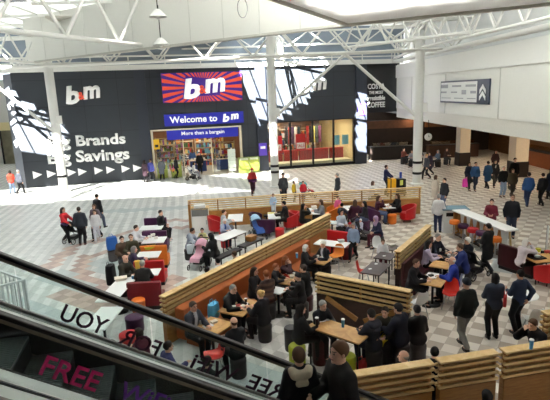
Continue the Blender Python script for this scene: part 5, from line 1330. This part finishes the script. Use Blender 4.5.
# behind the far partition
P_('woman in red top and hat', 'walking on the sunlit floor in front of the shop', 'f', 253, 195, -80, 'walk', ('jacket', (176, 40, 40), (70, 20, 70), 'low'), (60, 22, 40), ('beanie', (196, 50, 36)), 1.66)
P_('person in dark grey coat', 'behind the far partition, right of the red hatted woman', 't', 283, 173, -70, 'stand', ('coat', (52, 54, 58)), K, ('beanie', (34, 34, 36)), 1.72)
P_('child in yellow jacket', 'behind the far partition beside the red pushchair', 't', 294, 181, -30, 'stand', ('jacket', (216, 180, 40), K), K, ('short', 'dark'), 1.2)
P_('child in red jacket', 'behind the far partition beside the teal pushchair hood', 't', 303, 181, -90, 'stand', ('jacket', (196, 30, 44)), (40, 40, 90), ('short', 'dark'), 1.15)
P_('grey haired man in dark jacket', 'alone behind the far partition right of the pushchair', 't', 337, 173, 150, 'walk', ('jacket', (56, 64, 70)), CH, ('short', 'grey'), 1.72)
P_('brown haired person in white top', 'seated behind the far partition', 't', 373, 181, 20, 'sit', ('jumper', (230, 226, 220)), CH, ('bob', 'brown'), 1.65, ('lap', 'lap'), seat=('pouf', greyseat))
P_('cleaner in navy uniform', 'pushing the yellow cleaning cart', 't', 386.5, 165, -20, 'stand', ('jacket', (30, 36, 86)), K, ('short', 'brown'), 1.74, ('push', 'push'))
P_('person in grey jacket', 'walking past the right hand column', 't', 426.5, 154, 190, 'walk', ('jacket', (60, 62, 72)), K, ('short', 'blonde'), 1.72)
P_('person in dark purple coat', 'walking just behind the right hand column', 't', 430, 152, 195, 'walk', ('coat', (48, 40, 60)), K, ('long', 'dark'), 1.66)
P_('woman in beige coat', 'standing behind the white jacket woman', 't', 436, 175, 20, 'stand', ('coat', (206, 194, 180)), (190, 180, 170), ('bob', 'brown'), 1.64)
P_('man in black gilet over grey sleeves', 'right of the beige coat woman', 't', 444.5, 178, 200, 'stand', ('jacket', (30, 32, 40)), (90, 100, 130), ('short', 'dark'), 1.68)
P_('woman in white padded jacket', 'standing by the waste station', 'f', 437.6, 232.4, 75, 'stand', ('jacket', (226, 226, 228)), (44, 52, 84), ('short', 'grey'), 1.66)
# walkers on the right hand floor
r = P_('woman in navy coat holding a pink bag', 'near the first cream pillar', 'f', 468, 190, -80, 'walk', ('coat', NV), K, ('long', 'dark'), 1.68, ('bag', 'bag'))
bag('bright pink carrier bag held by the woman in navy coat', held(r, 1)[:2], R(10), mat('bag_pink', (236, 70, 180), .4), .42, .14, .5, z=held(r, 1).z-.62); bag('black shoulder bag held by the woman in navy coat', held(r, -1)[:2], R(10), blackf, .36, .14, .34, 'handbag', 'bag', z=held(r, -1).z-.38)
P_('person in blue anorak', 'just behind the woman with the pink bag', 't', 476, 162, -90, 'walk', ('jacket', (44, 84, 130)), NV, ('short', 'dark'), 1.7)
P_('person in teal blue coat', 'second from the pink bag, walking away', 'f', 487, 189, 100, 'walk', ('coat', (36, 78, 116)), K, ('short', 'dark'), 1.68)
P_('person in black coat with pale scarf', 'beside the teal blue coat', 'f', 494, 187, -100, 'walk', ('coat', (36, 34, 36)), (70, 64, 60), ('long', 'dark'), 1.66, collar=('scarf', (196, 190, 180)))
P_('grey haired man in black jacket and pale jeans', 'in front of the second cream pillar', 'f', 502, 197, -95, 'stand', ('jacket', (18, 18, 22)), LJ, ('crop', 'grey'), 1.72)
P_('person in brown parka', 'right of the grey haired man in black', 'f', 511, 198, -90, 'walk', ('coat', (72, 62, 46)), (58, 50, 42), ('bob', 'brown'), 1.62)
P_('tall man in black', 'against the second cream pillar', 'f', 513, 189, -90, 'stand', ('jacket', (14, 14, 18)), K, ('short', 'dark'), 1.86)
P_('man in bright blue jacket', 'walking away at the right', 'f', 527, 207, 80, 'walk', ('jacket', (40, 82, 136)), (40, 56, 90), ('short', 'dark'), 1.76)
P_('person in black jacket walking away', 'at the right edge, arm out towards the blue jacket', 'f', 541, 206, 95, 'walk', ('jacket', (22, 22, 28)), K, ('short', 'dark'), 1.68, ('down', 'down'))
P_('person in dark blue coat', 'cut by the right edge of the view', 'f', 549, 200, 100, 'walk', ('coat', (30, 36, 60)), K, ('bob', 'dark'), 1.7)
P_('dark figure in maroon', 'by the food counter left of the second cream pillar', 't', 496, 150, -100, 'stand', ('coat', (58, 30, 32)), K, ('long', 'dark'), 1.68)
for i, (u, c, hk) in enumerate(((404, (120, 60, 50), 'dark'), (412, (150, 150, 160), 'brown'), (420, (60, 80, 100), 'blonde'), (438, (90, 110, 130), 'grey'), (447, (60, 40, 40), 'dark'))):
    P_('cafe customer in '+('brick red', 'pale grey', 'slate blue', 'faded blue', 'dark brown')[i], 'seated in the dark cafe behind the right hand column', 't', u, 148+i % 2*2, (-60, -120, -90, 200, -80)[i], 'sit', ('jumper', c), CH, ('bob' if i % 2 else 'short', hk), 1.68, ('table', 'table'), seat=('pouf', greyseat))
P_('woman in maroon hoodie', 'standing behind the bar counter', 't', 492, 199, -120, 'stand', ('jacket', (112, 26, 46)), K, ('short', 'dark'), 1.66, ('hold', 'hold'))
P_('large man in black jacket', 'standing behind the bar counter near its end', 'f', 510, 238, -110, 'stand', ('jacket', (18, 20, 30)), (40, 50, 70), ('crop', 'brown'), 1.8, build=1.08)
P_('person in black coat with pale collar', 'walking beside the bar counter', 'f', 486.5, 273, 120, 'walk', ('coat', (20, 20, 24)), K, ('short', 'dark'), 1.7, ('hold', 'hold'), collar=('scarf', (190, 190, 196)))
# left hand floor
P_('person in red and orange', 'walking in the sun at the far left', 'f', 13, 194, 100, 'walk', ('jacket', (216, 70, 50)), LJ, ('bob', 'dark'), 1.62, ('hold', 'hold'))
P_('person in grey and black', 'beside the red and orange one at the far left', 'f', 21, 194, 70, 'walk', ('jacket', (84, 88, 100)), K, ('short', 'grey'), 1.66)
P_('woman in red cardigan', 'pushing the black pushchair on the left floor', 'f', 67, 244, -20, 'walk', ('jumper', (190, 28, 40), (120, 100, 160), 'low'), K, ('long', 'dark'), 1.64, ('push', 'push'), shoes=(200, 200, 204))
P_('heavy person in charcoal jacket', 'standing with the family on the left floor', 'f', 83, 245, 95, 'stand', ('jacket', (44, 48, 58)), K, ('short', 'dark'), 1.68, build=1.08, shoes=(90, 40, 36))
P_('woman in grey mauve coat', 'second from the right in the family on the left floor', 't', 93.5, 204, -100, 'walk', ('coat', (104, 92, 104)), K, ('bob', 'brown'), 1.62)
P_('child in white', 'at the front right of the family on the left floor', 'f', 98, 241, -80, 'walk', ('jacket', (222, 220, 224)), (206, 204, 214), ('long', 'brown'), 1.4, shoes=(200, 200, 204))
P_('man in black jacket and jeans', 'behind the family on the left floor', 'f', 100, 228.6, 60, 'walk', ('jacket', (32, 34, 40)), (84, 94, 116), ('short', 'dark'), 1.7)
# left booths
P_('man all in black', 'sitting on the end of the farthest purple bench', 't', 160.5, 210, -20, 'sit', ('jacket', K), K, ('short', 'dark'), 1.72, ('lap', 'hold'), shoes=(220, 220, 220), seat=('pouf', purple))
P_('man in black and white', 'eating at the second white table of the left booths', 't', 136, 225, -10, 'sit', ('jacket', (214, 214, 220), K, 'low'), K, ('short', 'dark'), 1.7, ('table', 'table'), lean=.25, seat=('pouf', greyseat))
P_('man in olive jacket', 'facing out from the middle of the left booths', 't', 130.5, 234, -80, 'sit', ('jacket', OL), CH, ('crop', 'brown'), 1.74, ('lap', 'table'), seat=('pouf', greyseat))
P_('person in brown jacket', 'beside the blue rucksack at the left booths', 't', 121.5, 236, -60, 'sit', ('jacket', (86, 66, 52)), CH, ('short', 'dark'), 1.68, ('lap', 'lap'), seat=('pouf', greyseat))
P_('grey haired woman in dark purple', 'at the third white table of the left booths', 't', 134, 246, 20, 'sit', ('jumper', (50, 34, 74)), K, ('bob', 'grey'), 1.6, ('table', 'table'), seat=('pouf', greyseat))
P_('bald man in dark olive jacket', 'bending over the food on the long left table', 't', 125, 255, -30, 'sit', ('jacket', (42, 42, 32)), K, ('bald', 'brown'), 1.74, ('table', 'table'), lean=.2, build=1.08, seat=('pouf', greyseat))
P_('grey haired person in black', 'with back turned in the nearest red booth', 't', 146, 262, 100, 'sit', ('jacket', (18, 18, 20)), K, ('short', 'grey'), 1.68, ('table', 'table'), pos=(-3.62, 14.25, 0))
# around the bin cabinet and dark benches
P_('boy in grey hoodie', 'crouching at the pink pushchair', 't', 192.5, 228, -10, 'sit', ('jacket', (150, 158, 172)), K, ('short', 'dark'), 1.6, ('table', 'table'), lean=.3, sh=.42, seat=('pouf', greyseat), collar=('hood', (150, 158, 172)))
P_('small child in yellow top', 'in front of the bin cabinet, behind the pushchair', 't', 202, 228, -90, 'stand', ('jumper', (190, 186, 130)), CH, ('short', 'black'), 1.15)
P_('small dark haired child in pink', 'in the pink pushchair group, nearest the handle', 't', 201, 234.5, -90, 'stand', ('jumper', (214, 160, 180)), CH, ('short', 'black'), 1.05)
P_('long haired woman in black', 'on the dark bench beside the pink pushchair', 't', 210, 233, 150, 'sit', ('coat', K), K, ('long', 'black'), 1.66, ('table', 'hold'), lean=.25)
P_('youth in pale grey jumper', 'at the white table beside the red armchair', 't', 224, 209.5, 10, 'sit', ('jumper', (186, 188, 194)), GR, ('short', 'brown'), 1.62, ('table', 'table'), seat=('pouf', red))
P_('child with white hat and blue coat', 'at the long white table', 't', 224.5, 219, -60, 'sit', ('jacket', (160, 170, 200), (50, 80, 150)), NV, ('beanie', (226, 216, 214)), 1.35, ('table', 'table'), sh=.48, seat=('pouf', red))
for i, (u, v, hk, wh) in enumerate(((217.5, 258, 'black', 'middle of three seated behind the partition slats'), (207, 267, 'black', 'nearest of three seated behind the partition slats'), (234, 251, 'brown', 'farthest of three seated behind the partition slats'))):
    P_(('child in pale grey', 'child in pale pink', 'brown haired child')[i], wh, 't', u, v, (120, 60, 150)[i], 'sit', ('jumper', ((196, 196, 200), (206, 170, 180), (120, 100, 84))[i]), CH, ('short', hk), 1.5, ('table', 'table'), seat=('pouf', greyseat))
P_('toddler in pale blue', 'standing at the narrow white table before the far partition', 't', 273, 193.5, -90, 'stand', ('jumper', (178, 200, 226)), (200, 206, 216), ('short', 'brown'), 1.04, arms=('hold', 'down'), zbase=.468)
P_('person in black jacket', 'in the red armchair at the narrow white table', 't', 283.5, 201, 170, 'sit', ('jacket', K), K, ('short', 'black'), 1.72, ('table', 'table'), build=1.1)
P_('long haired woman in black', 'at the table left of the orange armchair', 't', 303.5, 203.5, 10, 'sit', ('jumper', K), K, ('long', 'black'), 1.64, ('table', 'mouth'))
P_('woman in grey top', 'facing the long haired woman across the white table', 't', 320.5, 199.5, 180, 'sit', ('jumper', (120, 122, 130)), CH, ('long', 'brown'), 1.64, ('table', 'table'), seat=('pouf', orange))
P_('small child in pink top', 'standing in front of the far partition', 't', 338, 196, -60, 'stand', ('jumper', (222, 100, 150)), (80, 70, 110), ('short', 'brown'), 1.2)
P_('dark haired child', 'at the small white table below the pink child', 't', 342, 203, 60, 'sit', ('jumper', (50, 50, 70)), CH, ('short', 'black'), 1.35, ('table', 'table'), seat=('pouf', greyseat))
P_('woman in white and pale blue top', 'sitting behind the red bench in the centre', 't', 341.5, 209.5, -60, 'sit', ('jumper', (206, 216, 230)), K, ('bob', 'black'), 1.66, ('hold', 'hold'), seat=('pouf', greyseat))
P_('person in plum coat with back turned', 'in the purple armchair in the centre', 't', 355, 199.5, 80, 'sit', ('coat', (70, 26, 52)), K, ('long', 'brown'), 1.7, ('table', 'table'))
P_('woman in black top and jeans', 'between the plum coat and the purple armchair', 't', 364, 201, 170, 'sit', ('jumper', (26, 26, 34)), (76, 86, 116), ('long', 'black'), 1.66, ('hold', 'lap'), seat=('pouf', purple))
P_('woman in dark purple cardigan', 'at the left of the far right white table', 't', 379, 195.5, -20, 'sit', ('jumper', (70, 26, 50)), (70, 90, 130), ('long', 'brown'), 1.66, ('table', 'mouth'))
P_('brown haired woman in black', 'in the red armchair by the far partition end', 't', 397, 193.5, 190, 'sit', ('jacket', (28, 26, 30)), K, ('long', 'brown'), 1.66, ('table', 'table'))
P_('baby in white hat', 'in the dark pushchair in the middle', 't', 360.5, 219, -130, 'sit', ('jacket', (200, 206, 220)), (60, 70, 120), ('beanie', (232, 232, 232)), .85, ('lap', 'lap'), sh=.5, lean=-.1)
P_('person in lilac scarf and navy', 'leaning beside the dark pushchair', 't', 375.5, 216, 200, 'sit', ('jacket', (36, 40, 72)), (84, 24, 44), ('hijab', (168, 142, 170)), 1.62, ('lap', 'lap'), lean=.25, sh=.45, seat=('pouf', greyseat))
P_('child in white with maroon sleeves', 'resting at the small grey table', 't', 383, 239, -100, 'sit', ('jumper', (222, 222, 226), (110, 30, 48), 'low'), (90, 24, 44), ('short', 'brown'), 1.25, ('lap', 'lap'), seat=('pouf', whiteplastic))
P_('person in pale denim shirt', 'standing in the centre beside the dark red armchair', 'f', 353.5, 260.5, -120, 'walk', ('shirt', (138, 158, 190)), K, ('short', 'grey'), 1.42)
P_('small child in red hat', 'behind the person in denim shirt', 't', 350, 222.5, -90, 'stand', ('jacket', (60, 60, 90)), K, ('beanie', (190, 40, 50)), 1.1)
# near side of the long partition
P_('white haired woman in black coat', 'at the wooden table with the elderly couple', 't', 306, 244.5, -10, 'sit', ('coat', (20, 20, 26)), K, ('bob', 'white'), 1.62, ('table', 'table'), seat=('pouf', greyseat))
P_('elderly person with white cap', 'at the wooden table beside the orange chair', 't', 323, 241, -150, 'sit', ('coat', (26, 28, 38), (190, 190, 200)), K, ('beanie', (226, 226, 220)), 1.64, ('table', 'table'), seat=('pouf', greyseat))
P_('man in black leaning on the table', 'on the rust bench beside the piled tray', 't', 233, 284.5, -35, 'sit', ('jacket', (16, 16, 20)), K, ('crop', 'grey'), 1.76, ('table', 'table'), lean=.3, build=1.1)
P_('woman with long dark hair', 'on the rust bench beside the partition slats', 't', 254.5, 267, -20, 'sit', ('coat', (20, 20, 26)), K, ('long', 'dark'), 1.68, ('table', 'table'))
P_('person in brown striped jumper', 'with back turned next to the woman with long dark hair', 't', 266, 270, 120, 'sit', ('jumper', (66, 46, 44), (96, 70, 58), 'stripe'), K, ('short', 'ginger'), 1.74, ('table', 'table'), seat=('pouf', greyseat))
P_('woman with blonde bun in black coat', 'with back turned at the piled tray table', 't', 260, 290, 140, 'sit', ('coat', (16, 18, 28)), K, ('bun', 'blonde'), 1.68, ('table', 'table'), build=1.08, seat=('pouf', greyseat))
P_('bald man in dark jumper', 'with back turned at the piled tray table', 't', 233.5, 317, 120, 'sit', ('jacket', (16, 18, 26)), K, ('bald', 'brown'), 1.74, ('table', 'table'), seat=('pouf', greyseat))
P_('man in grey jacket and pale shirt', 'at the table nearest the handrail', 't', 193, 301.5, -40, 'sit', ('jacket', (54, 58, 68), (200, 200, 206)), K, ('short', 'dark'), 1.74, ('table', 'table'))
P_('red haired child', 'on the rust bench at the table with wrappers', 't', 276, 263.5, -20, 'sit', ('jumper', (30, 28, 34)), K, ('short', 'ginger'), 1.4, ('table', 'table'), sh=.5)
P_('woman in dark red top', 'on the rust bench right of the red haired child', 't', 286, 256.5, -30, 'sit', ('jumper', (52, 26, 34)), K, ('long', 'ginger'), 1.64, ('table', 'mouth'))
P_('person in bulky black coat', 'with back turned at the table with wrappers', 't', 303, 264.5, 150, 'sit', ('coat', (14, 14, 18)), K, ('short', 'dark'), 1.7, ('table', 'table'), build=1.08, seat=('pouf', maroon))
P_('person in black anorak', 'beside the bulky black coat, lower down the aisle', 't', 298, 273, 160, 'sit', ('jacket', (18, 18, 22)), K, ('beanie', (26, 24, 28)), 1.6, ('table', 'table'), seat=('pouf', greyseat))
# high table
P_('long black haired woman in black', 'on the lime stool at the high table', 't', 301.5, 304, 20, 'sit', ('jacket', (16, 18, 22)), K, ('long', 'black'), 1.68, ('table', 'table'), sh=.64)
P_('grey haired person in black', 'behind the high table against the dark panel', 't', 323, 300.5, -60, 'sit', ('jacket', (16, 18, 26)), K, ('short', 'grey'), 1.68, ('table', 'table'), lean=.25, sh=.6, seat=('tall', greyseat))
P_('person in navy hooded jacket', 'with back turned at the right end of the high table', 't', 371, 309, 120, 'sit', ('jacket', (20, 26, 44)), NV, ('short', 'black'), 1.72, ('table', 'table'), sh=.6, collar=('hood', (20, 26, 44)), seat=('tall', greyseat))
P_('dark haired person in olive top', 'facing out at the right end of the high table', 't', 385, 307, -120, 'sit', ('jumper', (50, 48, 34)), K, ('short', 'dark'), 1.64, ('hold', 'table'), sh=.6, seat=('tall', greyseat))
P_('broad man in navy coat', 'at the end of the cross braced partition', 't', 398, 303, 130, 'sit', ('coat', (16, 22, 42)), NV, ('short', 'black'), 1.76, ('table', 'table'), sh=.66, build=1.08, seat=('tall', greyseat))
P_('person in black', 'behind the broad man, at the corner by the white chair', 't', 417, 305, 100, 'sit', ('jacket', (18, 18, 22)), K, ('short', 'black'), 1.66, ('lap', 'lap'), sh=.5, seat=('pouf', greyseat))
r = P_('bald man in slate jumper', 'low behind the left section of the foreground partition', 't', 403.5, 350.5, 150, 'sit', ('jumper', (66, 78, 92)), K, ('bald', 'grey'), 1.7, ('lap', 'lap'), seat=('pouf', greyseat))
P_('person in black hat', 'crouched behind the middle of the foreground partition', 't', 435, 347, 60, 'sit', ('jacket', (16, 16, 20)), K, ('short', 'black'), 1.66, ('lap', 'table'), lean=.4, seat=('pouf', greyseat))
P_('dark haired person', 'in front of the foreground partition, only the head showing', 't', 487, 390, 100, 'sit', ('jacket', (26, 24, 26)), K, ('bob', 'black'), 1.6, ('lap', 'lap'), seat=('pouf', greyseat))
P_('man in black bent over a table', 'behind the blue cup on the foreground partition', 't', 533, 319, 200, 'sit', ('jacket', (18, 18, 26)), K, ('short', 'brown'), 1.76, ('table', 'mouth'), lean=.35, build=1.1, seat=('pouf', greyseat))
# right hand tables
P_('man in dark suit', 'on the dark red bench opposite the royal blue coat', 't', 416.5, 259, -30, 'sit', ('jacket', (24, 22, 30)), K, ('crop', 'brown'), 1.74, ('table', 'table'), lean=.2)
P_('bald elderly man in royal blue coat', 'at the wooden table by the orange red chair', 't', 452, 256.5, 165, 'sit', ('coat', (28, 52, 150), (190, 186, 180)), K, ('bald', 'white'), 1.72, ('table', 'lap'), build=1.1)
shell_chair('white moulded chair under the elderly man in royal blue coat', PEOPLE[-1][2][:2], R(165)-PI/2, whiteplastic)
P_('woman in lilac cardigan', 'on the dark red bench with long dark hair', 't', 429, 240.5, -10, 'sit', ('jumper', (186, 176, 202)), K, ('long', 'black'), 1.66, ('table', 'table'))
P_('grey haired man in navy jumper', 'at the far end of the dark food table', 't', 438.5, 233.5, -50, 'sit', ('jumper', (22, 26, 44)), K, ('crop', 'grey'), 1.74, ('table', 'table'), seat=('pouf', greyseat))
P_('white haired woman in dark coat', 'behind the blue jacket man near the bar stools', 't', 467.5, 237.5, 190, 'sit', ('coat', (24, 26, 38)), K, ('curly', 'white'), 1.62, ('table', 'table'), seat=('pouf', greyseat))
P_('brown haired man in blue jacket', 'with back turned at the dark food table', 't', 460, 243.5, 160, 'sit', ('jacket', (28, 46, 110)), NV, ('short', 'brown'), 1.74, ('table', 'table'), lean=.25, build=1.1, seat=('pouf', greyseat))
P_('walking man in dark green jacket and beanie', 'left of the round table', 'f', 464, 349, 100, 'walk', ('jacket', (22, 30, 30)), (120, 118, 116), ('beanie', (26, 32, 44)), 1.76)
P_('woman in navy tunic and black trousers', 'standing with back turned beside the round table', 'f', 492, 338, 85, 'stand', ('shirt', (46, 56, 74)), (16, 16, 18), ('bob', 'black'), 1.68, ('hold', 'hold'), build=1.08)
r = P_('broad person in navy shirt', 'with hand behind the back beside the round table', 'f', 517, 333, 110, 'stand', ('shirt', (34, 48, 74)), (16, 16, 20), ('short', 'black'), 1.66, ('hold', 'back'), build=1.08, skin=1)
bag('red folder like bag between the two women in navy', xy(505, 302, 1.0), R(60), mat('bag_red', (186, 40, 44), .5), .22, .08, .26, z=.9, handles=True)
P_('woman in pale jumper', 'at the right edge table with her hand to her mouth', 't', 526, 239, 10, 'sit', ('jumper', (216, 206, 212)), K, ('bob', 'white'), 1.66, ('table', 'mouth'), lean=.2)
# on the escalator
def ride(t, side):
    k = step_at(t); c = EP+ED*t+EN*EW*side; return (c.x, c.y, EP.z-ESL*(k+.5)*run-.955)
P_('boy in dark jacket with cream hood', 'riding the escalator with back turned', 't', 303, 353, 100, 'stand', ('jacket', (26, 28, 38)), K, ('short', 'brown'), 1.36, pos=ride(1.56, .5), collar=('hood', (206, 196, 172)))
P_('man in black coat', 'riding the escalator behind the boy, facing left', 't', 338, 342, 200, 'stand', ('coat', (16, 16, 20)), K, ('short', (96, 68, 46)), 1.72, ('down', 'hold'), pos=ride(1.98, .66))
# seen through the escalator glass
P_('person in black coat', 'seen through the escalator glass at the red chair', 't', 207, 356, 60, 'sit', ('coat', (14, 14, 18)), K, ('short', 'dark'), 1.7, ('lap', 'lap'), build=1.1)
P_('person in maroon coat', 'seen through the escalator glass at the white table', 't', 138, 328, 150, 'sit', ('coat', (84, 20, 44)), K, ('bob', 'dark'), 1.66, ('table', 'table'), seat=('pouf', red))
P_('person in navy and purple', 'seen through the escalator glass beside the oak partition', 't', 168, 341, 30, 'sit', ('jacket', (40, 40, 96)), (60, 30, 70), ('short', 'dark'), 1.66, ('lap', 'table'), seat=('pouf', purple))
